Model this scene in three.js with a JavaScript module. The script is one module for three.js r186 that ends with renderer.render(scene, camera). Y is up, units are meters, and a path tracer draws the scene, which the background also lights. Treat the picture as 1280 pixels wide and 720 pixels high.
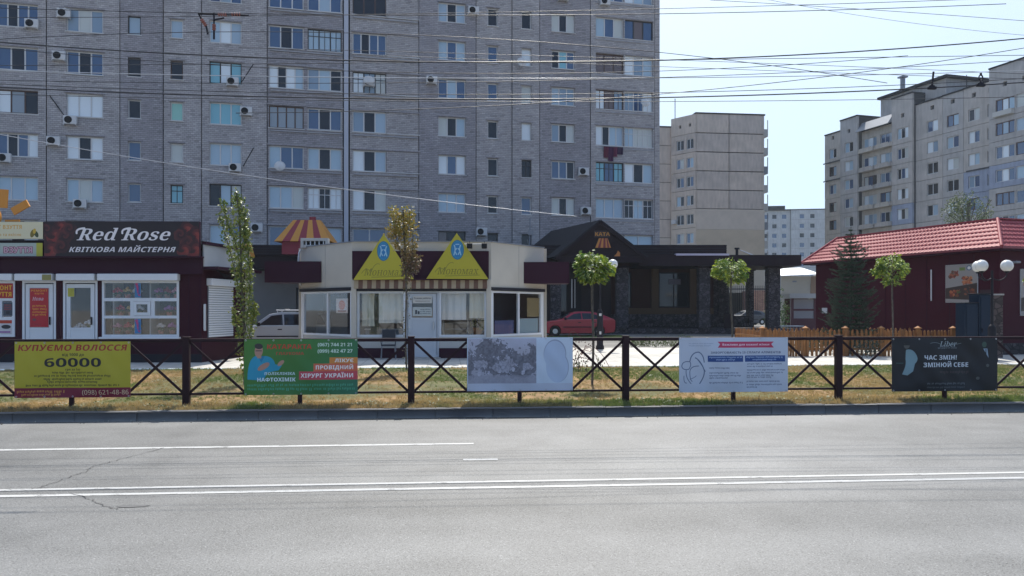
import * as THREE from 'three';
import { mergeGeometries } from 'three/addons/utils/BufferGeometryUtils.js';
import { RoundedBoxGeometry } from 'three/addons/geometries/RoundedBoxGeometry.js';

// ---------------------------------------------------------------- camera, sky, sun, exposure
const scene = new THREE.Scene();
const F = 1024, EYE = 1.87, HZ = 387;                       // focal length in photo pixels, eye height, horizon row
const camera = new THREE.PerspectiveCamera(2 * Math.atan(360 / F) * 180 / Math.PI, 16 / 9, 0.1, 3000);
camera.position.set(0, EYE, 0);
camera.lookAt(0, EYE, -10);
camera.setViewOffset(1280, 720, 0, 360 - HZ, 1280, 720);    // rising front: verticals stay parallel
const SUN_AZ = 5.5 * Math.PI / 180, SUN_EL = 53 * Math.PI / 180;
const sunDir = new THREE.Vector3(Math.sin(SUN_AZ) * Math.cos(SUN_EL), Math.sin(SUN_EL), -Math.cos(SUN_AZ) * Math.cos(SUN_EL));
{
  const w = 512, h = 256, data = new Float32Array(w * h * 4), d = new THREE.Vector3();
  for (let j = 0; j < h; j++) for (let i = 0; i < w; i++) {
    const el = ((j + .5) / h - .5) * Math.PI, az = ((i + .5) / w - .5) * 2 * Math.PI;
    d.set(Math.cos(az) * Math.cos(el), Math.sin(el), Math.sin(az) * Math.cos(el));
    const up = Math.max(0, d.y), c = d.dot(sunDir);
    const t = Math.exp(-up * 4.2);                          // pale air low down, deeper blue overhead
    const glow = Math.exp((c - 1) * 2.2), halo = Math.exp((c - 1) * 14);
    const i4 = (j * w + i) * 4;
    data[i4]     = .035 + .33 * t + .76 * glow + .5 * halo;
    data[i4 + 1] = .12 + .44 * t + .80 * glow + .5 * halo;
    data[i4 + 2] = .36 + .44 * t + .74 * glow + .48 * halo;
    data[i4 + 3] = 1;
  }
  const sky = new THREE.DataTexture(data, w, h, THREE.RGBAFormat, THREE.FloatType);
  sky.mapping = THREE.EquirectangularReflectionMapping;
  sky.magFilter = sky.minFilter = THREE.LinearFilter;
  sky.needsUpdate = true;
  scene.background = sky; scene.environment = sky;
}
const sun = new THREE.DirectionalLight(new THREE.Color().setRGB(1, .95, .86), 5);
sun.position.copy(sunDir).multiplyScalar(150);
sun.castShadow = true; sun.shadow.mapSize.set(4096, 4096);
Object.assign(sun.shadow.camera, { left: -80, right: 80, top: 80, bottom: -80, near: 1, far: 420 });
scene.add(sun); scene.add(sun.target);
scene.fog = new THREE.FogExp2(new THREE.Color().setRGB(.80, .90, .96), 0.00035);
const renderer = new THREE.WebGLRenderer({ antialias: true });
renderer.setSize(1024, 576);
renderer.toneMapping = THREE.LinearToneMapping;
renderer.toneMappingExposure = 1.34;
renderer.shadowMap.enabled = true;

// ---------------------------------------------------------------- helpers
const RND = (s) => () => { s |= 0; s = s + 0x6D2B79F5 | 0; let t = Math.imul(s ^ s >>> 15, 1 | s); t = t + Math.imul(t ^ t >>> 7, 61 | t) ^ t; return ((t ^ t >>> 14) >>> 0) / 4294967296; };
let rnd = RND(7);
const rr = (a, b) => a + (b - a) * rnd();
const V = (x, y, z) => new THREE.Vector3(x, y, z);
const at = (px, py, D) => V((px - 640) / F * D, EYE + (HZ - py) / F * D, -D);
const PX = (px, D) => (px - 640) / F * D, PY = (py, D) => EYE + (HZ - py) / F * D;
const seen = {};
function numbered(n) { if (!(n in seen)) { seen[n] = 0; return n; } seen[n]++; return n + '_' + String(seen[n]).padStart(3, '0'); }
const shade = (o) => { if (o.isMesh) { o.castShadow = true; o.receiveShadow = true; } return o; };
function mesh(name, geo, mat, parent) {
  if (Array.isArray(geo)) geo = geo.length === 1 ? geo[0] : mg(geo);
  const m = shade(new THREE.Mesh(geo, mat)); m.name = parent ? name : numbered(name);
  (parent || scene).add(m); return m;
}
function tag(o, label, category, group) { o.userData.label = label; o.userData.category = category; if (group) o.userData.group = group; return o; }
function thing(name, label, category, pos = [0, 0, 0], turn = 0, group) {
  const o = new THREE.Group(); o.name = numbered(name); o.position.set(...pos); o.rotation.y = turn; scene.add(o);
  return tag(o, label, category, group);
}
function copyOf(src, pos, turn, label) {
  const c = src.clone(); c.name = numbered(src.name.replace(/_\d+$/, '')); c.userData = { ...src.userData };
  if (label) c.userData.label = label;
  c.position.set(...pos); c.rotation.y = turn; scene.add(c); return c;
}
function struct(name, geo, mat) { const m = mesh(name, geo, mat); m.userData.kind = 'structure'; return m; }
function mg(list) {
  const keep = ['position', 'normal', 'uv'].concat(list.every(g => g.attributes.color) ? ['color'] : []);
  return mergeGeometries(list.map(g => {
    if (g.index) g = g.toNonIndexed();
    for (const k of Object.keys(g.attributes)) if (!keep.includes(k)) g.deleteAttribute(k);
    if (!g.attributes.uv) g.setAttribute('uv', new THREE.BufferAttribute(new Float32Array(g.attributes.position.count * 2), 2));
    return g;
  }));
}
// texture coordinates in metres, taken along the two axes a face lies in
function muv(g, ox = 0, oy = 0) {
  if (g.index) g = g.toNonIndexed();
  const p = g.attributes.position, uv = new Float32Array(p.count * 2), a = V(), b = V(), c = V(), n = V();
  for (let i = 0; i < p.count; i += 3) {
    a.fromBufferAttribute(p, i); b.fromBufferAttribute(p, i + 1); c.fromBufferAttribute(p, i + 2);
    n.copy(b).sub(a).cross(c.clone().sub(a)); const x = Math.abs(n.x), y = Math.abs(n.y), z = Math.abs(n.z);
    [a, b, c].forEach((q, k) => {
      const o = (i + k) * 2;
      if (y > x && y > z) { uv[o] = q.x + ox; uv[o + 1] = q.z + oy; }
      else if (x > z) { uv[o] = q.z + ox; uv[o + 1] = q.y + oy; }
      else { uv[o] = q.x + ox; uv[o + 1] = q.y + oy; }
    });
  }
  g.setAttribute('uv', new THREE.BufferAttribute(uv, 2)); return g;
}
// box by its lower corner-to-corner extents
const B = (x0, x1, y0, y1, z0, z1) => muv(new THREE.BoxGeometry(x1 - x0, y1 - y0, z1 - z0).translate((x0 + x1) / 2, (y0 + y1) / 2, (z0 + z1) / 2));
const RB = (x0, x1, y0, y1, z0, z1, r = .01, s = 2) => new RoundedBoxGeometry(x1 - x0, y1 - y0, z1 - z0, s, r).translate((x0 + x1) / 2, (y0 + y1) / 2, (z0 + z1) / 2);
function place(g, from, to) {                                // geometry along +y of length 1 put between two points
  const d = V().subVectors(to, from), L = d.length();
  g.scale(1, L, 1); g.applyQuaternion(new THREE.Quaternion().setFromUnitVectors(V(0, 1, 0), d.normalize())); g.translate(from.x, from.y, from.z); return g;
}
const rod = (a, b, r0, r1 = r0, n = 7) => place(new THREE.CylinderGeometry(r1, r0, 1, n, 1).translate(0, .5, 0), a, b);
function bar(a, b, w, t) {                                   // flat bar, width w across, thickness t
  const d = V().subVectors(b, a), L = d.length(), g = new THREE.BoxGeometry(L, w, t);
  const m = new THREE.Matrix4(), X = d.clone().normalize(), Z = Math.abs(X.z) > .9 ? V(1, 0, 0) : V(0, 0, 1), Y = V().crossVectors(Z, X).normalize(); Z.crossVectors(X, Y);
  m.makeBasis(X, Y, Z); g.applyMatrix4(m); const c = a.clone().add(b).multiplyScalar(.5); g.translate(c.x, c.y, c.z); return g;
}
const tube = (pts, r, seg = 24, n = 6) => new THREE.TubeGeometry(new THREE.CatmullRomCurve3(pts), seg, r, n);
function sheetQuad(a, b, c, d, t = .01) {                    // thin plate through four corners
  const n = V().subVectors(b, a).cross(V().subVectors(d, a)).normalize().multiplyScalar(-t), P = [a, b, c, d], Q = P.map(p => p.clone().add(n)), o = [];
  const q = (w, x, y, z) => o.push(w, x, y, w, y, z);
  q(...P); q(Q[3], Q[2], Q[1], Q[0]); for (let i = 0; i < 4; i++) { const j = (i + 1) % 4; q(P[j], P[i], Q[i], Q[j]); }
  const g = new THREE.BufferGeometry().setFromPoints(o); g.computeVertexNormals(); return muv(g);
}
function extrude(shape, depth, z0 = 0, bevel = 0) {
  const g = new THREE.ExtrudeGeometry(shape, { depth, bevelEnabled: bevel > 0, bevelSize: bevel, bevelThickness: bevel, bevelSegments: 2, curveSegments: 8 }).translate(0, 0, z0);
  return muv(g);
}
function rectShape(x0, x1, y0, y1, holes = []) {
  const s = new THREE.Shape([new THREE.Vector2(x0, y0), new THREE.Vector2(x1, y0), new THREE.Vector2(x1, y1), new THREE.Vector2(x0, y1)]);
  for (const [a, b, c, d] of holes) s.holes.push(new THREE.Path([new THREE.Vector2(a, c), new THREE.Vector2(a, d), new THREE.Vector2(b, d), new THREE.Vector2(b, c)]));
  return s;
}
const poly = (pts) => new THREE.Shape(pts.map(p => new THREE.Vector2(p[0], p[1])));

// tileable value noise
function makeNoise(seed, N = 64) {
  const r = RND(seed), t = new Float32Array(N * N).map(() => r());
  return (x, y, P, Q = P) => {                               // period P by Q cells (each at most N)
    let xi = Math.floor(x), yi = Math.floor(y); const fx = x - xi, fy = y - yi, sx = fx * fx * (3 - 2 * fx), sy = fy * fy * (3 - 2 * fy);
    const w = (a, m) => ((a % m) + m) % m, g = (a, b) => t[w(b, Q) * N + w(a, P)];
    return (g(xi, yi) * (1 - sx) + g(xi + 1, yi) * sx) * (1 - sy) + (g(xi, yi + 1) * (1 - sx) + g(xi + 1, yi + 1) * sx) * sy;
  };
}
function fbm(n, u, v, p, oct) { let s = 0, a = .5, t = 0; for (let i = 0; i < oct; i++) { s += a * n(u * p, v * p, p); t += a; a *= .5; p *= 2; if (p > 64) break; } return s / t; }
const s8 = (x) => { x = Math.min(1, Math.max(0, x)); return 255 * (x <= .0031308 ? 12.92 * x : 1.055 * Math.pow(x, 1 / 2.4) - .055); };
// f(u, v, x, y) -> [r, g, b, height]; linear colours; returns {map, bump}
function texPair(n, metres, f, bump = true) {
  const c = new Uint8Array(n * n * 4), b = bump && new Uint8Array(n * n * 4);
  for (let y = 0; y < n; y++) for (let x = 0; x < n; x++) {
    const o = f((x + .5) / n, (y + .5) / n, x, y), i = (y * n + x) * 4;
    c[i] = s8(o[0]); c[i + 1] = s8(o[1]); c[i + 2] = s8(o[2]); c[i + 3] = 255;
    if (b) { b[i] = b[i + 1] = b[i + 2] = Math.max(0, Math.min(255, o[3] * 255)); b[i + 3] = 255; }
  }
  const mk = (d, srgb) => { const t = new THREE.DataTexture(d, n, n); t.wrapS = t.wrapT = THREE.RepeatWrapping; t.magFilter = THREE.LinearFilter; t.minFilter = THREE.LinearFilter; if (srgb) t.colorSpace = THREE.SRGBColorSpace; t.repeat.set(1 / metres, 1 / metres); t.needsUpdate = true; return t; };
  return { map: mk(c, true), bumpMap: b ? mk(b, false) : null };
}
function canvasTex(w, h, draw) {
  const c = document.createElement('canvas'); c.width = w; c.height = h; const g = c.getContext('2d'); draw(g, w, h);
  const t = new THREE.CanvasTexture(c); t.colorSpace = THREE.SRGBColorSpace; t.anisotropy = 8; return t;
}
const std = (r, g, b, rough = .8, o = {}) => new THREE.MeshStandardMaterial({ color: new THREE.Color().setRGB(r, g, b), roughness: rough, ...o });
const dull = (r, g, b, rough = .6) => new THREE.MeshPhysicalMaterial({ color: new THREE.Color().setRGB(r, g, b), roughness: rough, specularIntensity: .3 });
const nA = makeNoise(11), nB = makeNoise(23), nC = makeNoise(37);

// ---------------------------------------------------------------- materials
const T = {};
{
  const r = RND(5);
  T.asphalt = texPair(2048, 14, (u, v) => {
    const big = fbm(nA, u, v, 4, 4) - .5, streak = .6 * nB(u * 4, v * 16, 4, 16) + .4 * nA(u * 8, v * 40, 8, 40) - .5, streak2 = nC(u * 3, v * 60, 3, 60) - .5, mid = fbm(nB, u, v, 32, 2) - .5;
    const grain = r(), patch = Math.min(1, Math.max(0, (fbm(nC, u * 1.0, v * 1.0, 6, 4) - .56) * 9)), band = .6 * nC(u * 2, v * 9, 2, 9) + .4 * nB(u * 5, v * 23, 5, 23) - .5, k = .84 + .4 * big + .3 * streak + .42 * band + .1 * streak2 + .26 * mid - .1 * patch + .62 * (grain - .5) + (grain > .985 ? .95 : 0) - (grain < .03 ? .4 : 0);
    return [.143 * k, .143 * k, .141 * k, .5 + .5 * (grain - .5) + .3 * mid];
  });
  T.paint = texPair(512, 3.5, (u, v) => { const g = r(), w = fbm(nB, u, v, 32, 2), s2 = fbm(nA, u, v, 4, 3), k = w + .35 * (g - .5) + .5 * (s2 - .5) > .2 ? 1 : 0, c = k ? .40 + .12 * (g - .5) : .16 + .08 * g; return [c, c, c * .98, .4 + .3 * k + .3 * g]; });
  T.dirt = texPair(1024, 6, (u, v) => {
    const a = fbm(nA, u, v, 4, 5), b = fbm(nB, u, v, 16, 3), g = r(), m = Math.min(1, Math.max(0, (a - .485) * 8)), k = .75 + .5 * (b - .5) + .45 * (g - .5);
    return [(.31 * m + .125 * (1 - m)) * k, (.19 * m + .12 * (1 - m)) * k, (.08 * m + .04 * (1 - m)) * k, b * .6 + g * .4];
  });
  T.paving = texPair(1024, 6, (u, v) => {
    const a = fbm(nC, u, v, 5, 4) - .5, g = r() - .5, jx = (u * 12) % 1, jy = (v * 12) % 1, joint = jx < .03 || jy < .03, id = Math.floor(u * 12) * 31 + Math.floor(v * 12) * 17, tone = ((id * 7919) % 97) / 97 - .5;
    const k = (.9 + .5 * a + .12 * tone + .25 * g) * (joint ? .55 : 1);
    return [.50 * k, .475 * k, .43 * k, joint ? 0 : .7 + .2 * g];
  });
  const tones = new Float32Array(16 * 32).map(() => r());
  T.brick = texPair(1024, 4.16, (u, v) => {
    const row = Math.floor(v * 32), off = row % 2 ? .5 : 0, bx = u * 16 + off, col = Math.floor(bx) % 16, fx = bx % 1, fy = (v * 32) % 1;
    const t = tones[row * 16 + col], joint = fx < .05 || fy < .17, g = r() - .5, a = fbm(nA, u, v, 4, 3) - .5;
    const k = (joint ? .40 : .95 + .2 * (t - .5) + (t > .95 ? .1 : 0) - (t < .06 ? .14 : 0)) + .14 * g + .22 * a;
    return [.40 * k, .378 * k, .375 * k, joint ? .1 : .8 + .15 * g];
  });
  T.plaster = texPair(512, 4, (u, v) => { const a = fbm(nB, u, v, 4, 5) - .5, g = r() - .5, k = 1 + .22 * a + .1 * g; return [k * .8, k * .8, k * .8, .5 + .4 * a + .3 * g]; });
  T.concrete = texPair(512, 5, (u, v) => { const a = fbm(nC, u, v, 4, 5) - .5, s = nA(u * 24, v * 5, 24, 5) - .5, g = r() - .5, k = 1 + .4 * a + .22 * s + .14 * g; return [k * .8, k * .8, k * .8, .5 + .3 * a + .3 * g]; });
  const cells = Array.from({ length: 90 }, () => [r(), r(), r()]);
  T.stone = texPair(512, 1.6, (u, v) => {
    let d1 = 9, d2 = 9, id = 0;
    for (let i = 0; i < 90; i++) { let dx = Math.abs(u - cells[i][0]), dy = Math.abs(v - cells[i][1]) * 1.5; dx = Math.min(dx, 1 - dx); dy = Math.min(dy, 1.5 - dy); const d = dx * dx + dy * dy; if (d < d1) { d2 = d1; d1 = d; id = i; } else if (d < d2) d2 = d; }
    const e = Math.sqrt(d2) - Math.sqrt(d1), j = e < .018, k = (j ? .4 : .55 + .9 * cells[id][2]) + .25 * (r() - .5);
    return [.085 * k, .078 * k, .082 * k, j ? 0 : .5 + .5 * cells[id][2]];
  });
  T.wood = texPair(512, 1, (u, v) => { const a = nA(u * 48, v * 4, 48, 4), b = fbm(nB, u, v, 6, 3), g = r() - .5, k = .8 + .35 * (a - .5) + .5 * (b - .5) + .12 * g; return [.34 * k, .145 * k, .042 * k, a]; });
  T.bark = texPair(256, .5, (u, v) => { const a = nA(u * 32, v * 6, 32, 6), b = fbm(nB, u, v, 8, 3), k = .6 + .6 * (a - .4) + .5 * (b - .5); return [.17 * k, .145 * k, .115 * k, a]; });
  T.kerb = texPair(512, 2, (u, v) => { const a = fbm(nC, u, v, 6, 4) - .5, g = r() - .5, k = 1 + .5 * a + .35 * g; return [.10 * k, .097 * k, .10 * k, .5 + .4 * g + .3 * a]; });
}
const tm = (t, rough, bump, tint, o = {}) => o.specularIntensity !== undefined ? new THREE.MeshPhysicalMaterial({ ...T[t], roughness: rough, bumpScale: bump, color: tint ? new THREE.Color().setRGB(...tint) : 0xffffff, ...o }) : new THREE.MeshStandardMaterial({ ...T[t], roughness: rough, bumpScale: bump, color: tint ? new THREE.Color().setRGB(...tint) : 0xffffff, ...o });
const M = {
  asphalt: tm('asphalt', .62, .004), dirt: tm('dirt', 1, .02), paving: tm('paving', .85, .004), yard: tm('asphalt', .85, .004, [1.25, 1.2, 1.12]), kerb: tm('kerb', .85, .004),
  brick: tm('brick', .9, .012), brickDark: tm('brick', .9, .012, [.8, .8, .84]), concrete: tm('concrete', .9, .006, [.5, .47, .43]),
  seam: std(.05, .05, .055, .95), roofFelt: dull(.03, .029, .034, .95), pale: tm('plaster', .85, .003, [.62, .6, .55]),
  cream: tm('plaster', .8, .003, [.66, .60, .50]), maroon: tm('plaster', .6, .001, [.052, .010, .020], { specularIntensity: .25 }), maroonSmooth: dull(.036, .008, .02, .55),
  fenceBrown: tm('plaster', .6, .001, [.036, .015, .018], { specularIntensity: .35 }), white: std(.72, .73, .74, .35), offWhite: std(.55, .55, .54, .5), whitePlastic: std(.68, .70, .72, .28), dirtyWhite: tm('plaster', .6, .002, [.6, .6, .58]),
  dark: dull(.022, .021, .027, .6), darkBrown: tm('plaster', .7, .002, [.026, .015, .02], { specularIntensity: .3 }), black: dull(.012, .012, .014, .5), rubber: std(.02, .02, .02, .9), steel: std(.55, .55, .56, .35, { metalness: .9 }), greyMetal: std(.22, .23, .25, .5, { metalness: .3 }),
  stone: tm('stone', .9, .015, null, { specularIntensity: .4 }), wood: tm('wood', .75, .004), bark: tm('bark', .95, .01), paleBark: tm('bark', .95, .008, [1.5, 1.5, 1.5]),
  glass: new THREE.MeshPhysicalMaterial({ color: 0xffffff, transmission: 1, thickness: 0, roughness: .02, ior: 1.5 }),
  tint: new THREE.MeshPhysicalMaterial({ color: new THREE.Color().setRGB(.018, .02, .026), roughness: .04, ior: 1.5 }),
  globe: new THREE.MeshPhysicalMaterial({ color: new THREE.Color().setRGB(.86, .86, .84), roughness: .25, transmission: .35, thickness: 0 }),
  leaf: new THREE.MeshPhysicalMaterial({ color: 0xffffff, vertexColors: true, side: THREE.DoubleSide, roughness: .7, transmission: .5, thickness: 0 }),
  leafWaxy: new THREE.MeshPhysicalMaterial({ color: 0xffffff, vertexColors: true, side: THREE.DoubleSide, roughness: .5, transmission: .45, thickness: 0, ior: 1.45 }),
  needle: new THREE.MeshStandardMaterial({ color: 0xffffff, vertexColors: true, side: THREE.DoubleSide, roughness: .7 }),
  wire: std(.03, .03, .035, .45), lineWhite: tm('paint', .7, .003),
};
// far panes: curtain, blind, dark room; pale and blue ones have sky reflection painted in
const pane = (r, g, b, ior = 1.65) => new THREE.MeshPhysicalMaterial({ color: new THREE.Color().setRGB(r, g, b), roughness: .06, ior });
const PANE = { c: pane(.36, .48, .56), p: pane(.70, .76, .78), b: pane(.035, .075, .16, 1.9), d: pane(.018, .02, .026, 1.5), g: pane(.28, .55, .46), t: pane(.20, .45, .52), n: pane(.14, .10, .09), k: pane(.26, .30, .33), e: pane(.50, .52, .48), f: pane(.34, .44, .52), h: pane(.22, .30, .38) };

// ---------------------------------------------------------------- ground heights (d = distance from the camera across the road)
const TH = Math.atan(.083), CT = Math.cos(TH), ST = Math.sin(TH);
const HP = [[14.2, .15], [16, .15], [24, .2], [33, .28], [46, .38], [55, .42], [4000, .42]];
function gd(d) { if (d < 14.2) return 0; for (let i = 1; i < HP.length; i++) if (d <= HP[i][0]) { const [a, p] = HP[i - 1], [b, q] = HP[i]; return p + (q - p) * (d - a) / (b - a); } return .42; }
const dOf = (X, D) => D * CT - X * ST, gy = (X, D) => gd(dOf(X, D));
const toRoad = (X, D) => V(X * CT + D * ST, 0, X * ST - D * CT);          // world ground point -> road frame
const fromRoad = (x, d) => V(x * CT - d * ST, 0, -x * ST - d * CT);
// ---------------------------------------------------------------- road, kerb, verge, pavement, yard
function strip(name, d0, d1, x0, x1, mat, lift = 0, nx = 60, cuts) {
  const ds = cuts || [d0, ...HP.map(p => p[0]).filter(d => d > d0 && d < d1), d1], o = [], xs = Array.from({ length: nx + 1 }, (_, i) => x0 + (x1 - x0) * i / nx);
  for (let j = 0; j < ds.length - 1; j++) for (let i = 0; i < nx; i++) {
    const q = (x, d) => V(x, gd(d + 1e-4) + lift, -d), A = q(xs[i], ds[j]), Bq = q(xs[i + 1], ds[j]), C = V(xs[i + 1], gd(ds[j + 1] - 1e-4) + lift, -ds[j + 1]), Dq = V(xs[i], gd(ds[j + 1] - 1e-4) + lift, -ds[j + 1]);
    o.push(A, Bq, C, A, C, Dq);
  }
  const g = muv(new THREE.BufferGeometry().setFromPoints(o)); g.computeVertexNormals();
  const m = struct(name, g, mat); m.rotation.y = TH; return m;
}
const KF = 14.25;                                                        // kerb face
const road = strip('road', -3.5, KF, -120, 120, M.asphalt, 0, 2);
strip('grass_verge', KF + .14, 23.9, -120, 120, M.dirt, -.012, 2);
strip('pavement', 23.9, 33.6, -120, 120, M.paving, 0, 2);
strip('ground', 33.6, 2400, -1500, 1500, M.yard, 0, 2);
strip('lawn', 42.5, 47.2, 3.2, 10.2, tm('dirt', 1, .02, [.55, 1.05, .45]), .012, 6);
{ const g = muv(new THREE.PlaneGeometry(3000, 1200).rotateX(-Math.PI / 2).translate(0, .1, 603.5)); const m = struct('pavement', g, M.paving); m.rotation.y = TH; }
{ // kerb stones, the sunlit tops and shaded faces as in the photo
  const k = new THREE.Group(); k.name = numbered('kerb'); k.userData.kind = 'structure'; k.rotation.y = TH; scene.add(k);
  rnd = RND(3);
  const vs = [0, 1, 2].map(i => muv(new RoundedBoxGeometry(.995, .35, .16, 2, .008), i * .7, i * .3));
  for (let i = -13; i < 19; i++) { const m = mesh('kerb_stone', vs[((i * 7) % 3 + 3) % 3], M.kerb, k); m.position.set(i + .35, .155 - .175 + rr(-.006, .006), -KF - .08 + rr(-.006, .006)); m.rotation.y = rr(-.004, .004); m.rotation.z = rr(-.003, .003); }
  mesh('kerb_bedding', B(-13.2, 18.9, -.2, .13, -KF - .145, -KF - .03), M.kerb, k);
  mesh('kerb_run', [B(-120, -13.2, -.2, .152, -KF - .16, -KF), B(18.9, 120, -.2, .152, -KF - .16, -KF)], M.kerb, k);
}
function paint(name, pts, w, y = .004) {                                  // painted line on the road, points [x, d]
  const o = []; for (let i = 0; i < pts.length - 1; i++) { const [a, b] = pts[i], [c, d] = pts[i + 1], h = w / 2; const A = V(a, y, -(b - h)), Bq = V(c, y, -(d - h)), C = V(c, y, -(d + h)), D = V(a, y, -(b + h)); o.push(A, Bq, C, A, C, D); }
  const g = muv(new THREE.BufferGeometry().setFromPoints(o)); g.computeVertexNormals(); const m = mesh(name, g, M.lineWhite, road); return m;
}
const dl = (D0) => D0 * CT;
paint('lane_marking', [[-60, dl(8.62)], [60, dl(8.62)]], .095);
paint('lane_marking', [[-60, dl(8.91)], [60, dl(8.91)]], .085);
{ const e = toRoad(PX(592, 11.43), 11.43); paint('lane_marking', [[-60, dl(11.46)], [e.x, dl(11.46)]], .12); }
{ const a = toRoad(PX(579, 10.22), 10.22), b = toRoad(PX(622, 10.26), 10.26); paint('lane_marking', [[a.x, dl(10.24)], [b.x, dl(10.24)]], .11); paint('lane_marking', [[a.x + 9, dl(10.24)], [b.x + 9.1, dl(10.24)]], .11); paint('lane_marking', [[a.x - 9, dl(10.24)], [b.x - 9, dl(10.24)]], .11); }
{ // cracks: thin dark lines wandering over the asphalt
  rnd = RND(21);
  const crack = (pix, w) => {
    const P = pix.map(([px, py]) => { const D = EYE * F / (py - HZ); return toRoad(PX(px, D), D); }), o = [];
    const fine = []; for (let i = 0; i < P.length - 1; i++) for (let k = 0; k < 7; k++) { const t = k / 7, q = P[i].clone().lerp(P[i + 1], t); q.x += rr(-.03, .03); q.z += rr(-.025, .025); fine.push(q); } fine.push(P[P.length - 1]);
    for (let i = 0; i < fine.length - 1; i++) { const a = fine[i], b = fine[i + 1], n = V(-(b.z - a.z), 0, b.x - a.x).normalize().multiplyScalar(w * rr(.3, 1)); const q = [a.clone().add(n), b.clone().add(n), b.clone().sub(n), a.clone().sub(n)]; q.forEach(v => v.y = .0065); o.push(q[0], q[2], q[1], q[0], q[3], q[2]); }
    const g = muv(new THREE.BufferGeometry().setFromPoints(o)); g.computeVertexNormals(); mesh('crack', g, std(.085, .083, .081, .95), road);
  };
  crack([[40, 612], [62, 606], [88, 596], [106, 590], [118, 583], [140, 577], [168, 570], [205, 560]], .0075);
  crack([[88, 617], [112, 624], [128, 632], [146, 637]], .0065);
  crack([[0, 612], [30, 613], [62, 610]], .005);
  const blot = new THREE.Shape(); for (let i = 0; i < 18; i++) { const a = i / 18 * 6.283, r = rr(.75, 1.15); blot[i ? 'lineTo' : 'moveTo'](Math.cos(a) * .16 * r, Math.sin(a) * .05 * r); }
  const D = EYE * F / (633 - HZ), p = toRoad(PX(166, D), D), g = muv(new THREE.ShapeGeometry(blot).rotateX(-Math.PI / 2).translate(p.x, .005, p.z)); mesh('oil_stain', g, std(.095, .094, .093, .7), road);
}
{ // dirt gathered in the gutter, old stains and scattered grit
  rnd = RND(33);
  const blotAt = (x, d, w, h, mat, name) => { const s2 = new THREE.Shape(), n = 26; for (let i = 0; i < n; i++) { const a = i / n * 6.283, r = rr(.55, 1.1); s2[i ? 'lineTo' : 'moveTo'](Math.cos(a) * w * r, Math.sin(a) * h * r); } mesh(name, muv(new THREE.ShapeGeometry(s2).rotateX(-Math.PI / 2).translate(x, .0045 + rnd() * .0012, -d)), mat, road); };
  const gm = [tm('asphalt', .9, .004, [.62, .6, .56]), tm('asphalt', .9, .004, [.75, .72, .66])];
  for (let i = 0; i < 26; i++) blotAt(rr(-11, 14), KF - rr(.04, .22), rr(.2, .9), rr(.015, .06), gm[i % 2], 'gutter_dirt');
  const st = new THREE.IcosahedronGeometry(1, 0), im = new THREE.InstancedMesh(st, std(.2, .19, .17, .9), 420), m4 = new THREE.Matrix4(), q = new THREE.Quaternion(), c = new THREE.Color();
  for (let i = 0; i < 420; i++) { const s2 = rr(.004, .014) * (rnd() < .06 ? 1.8 : 1), d = KF - rr(.01, .45) * rr(.2, 1); m4.compose(V(rr(-12, 15), s2 * .4, -d), q.setFromAxisAngle(sph0(), rr(0, 3)), V(s2, s2 * .7, s2 * 1.2)); im.setMatrixAt(i, m4); const k = rr(.5, 1.6); im.setColorAt(i, c.setRGB(k, k * .96, k * .9)); }
  function sph0() { return V(rr(-1, 1), rr(.1, 1), rr(-1, 1)).normalize(); }
  im.name = 'grit'; im.rotation.y = TH; im.userData = { kind: 'stuff', label: 'fine grit and pebbles lying along the gutter of the road', category: 'gravel' }; im.castShadow = im.receiveShadow = true; scene.add(im);
}
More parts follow.
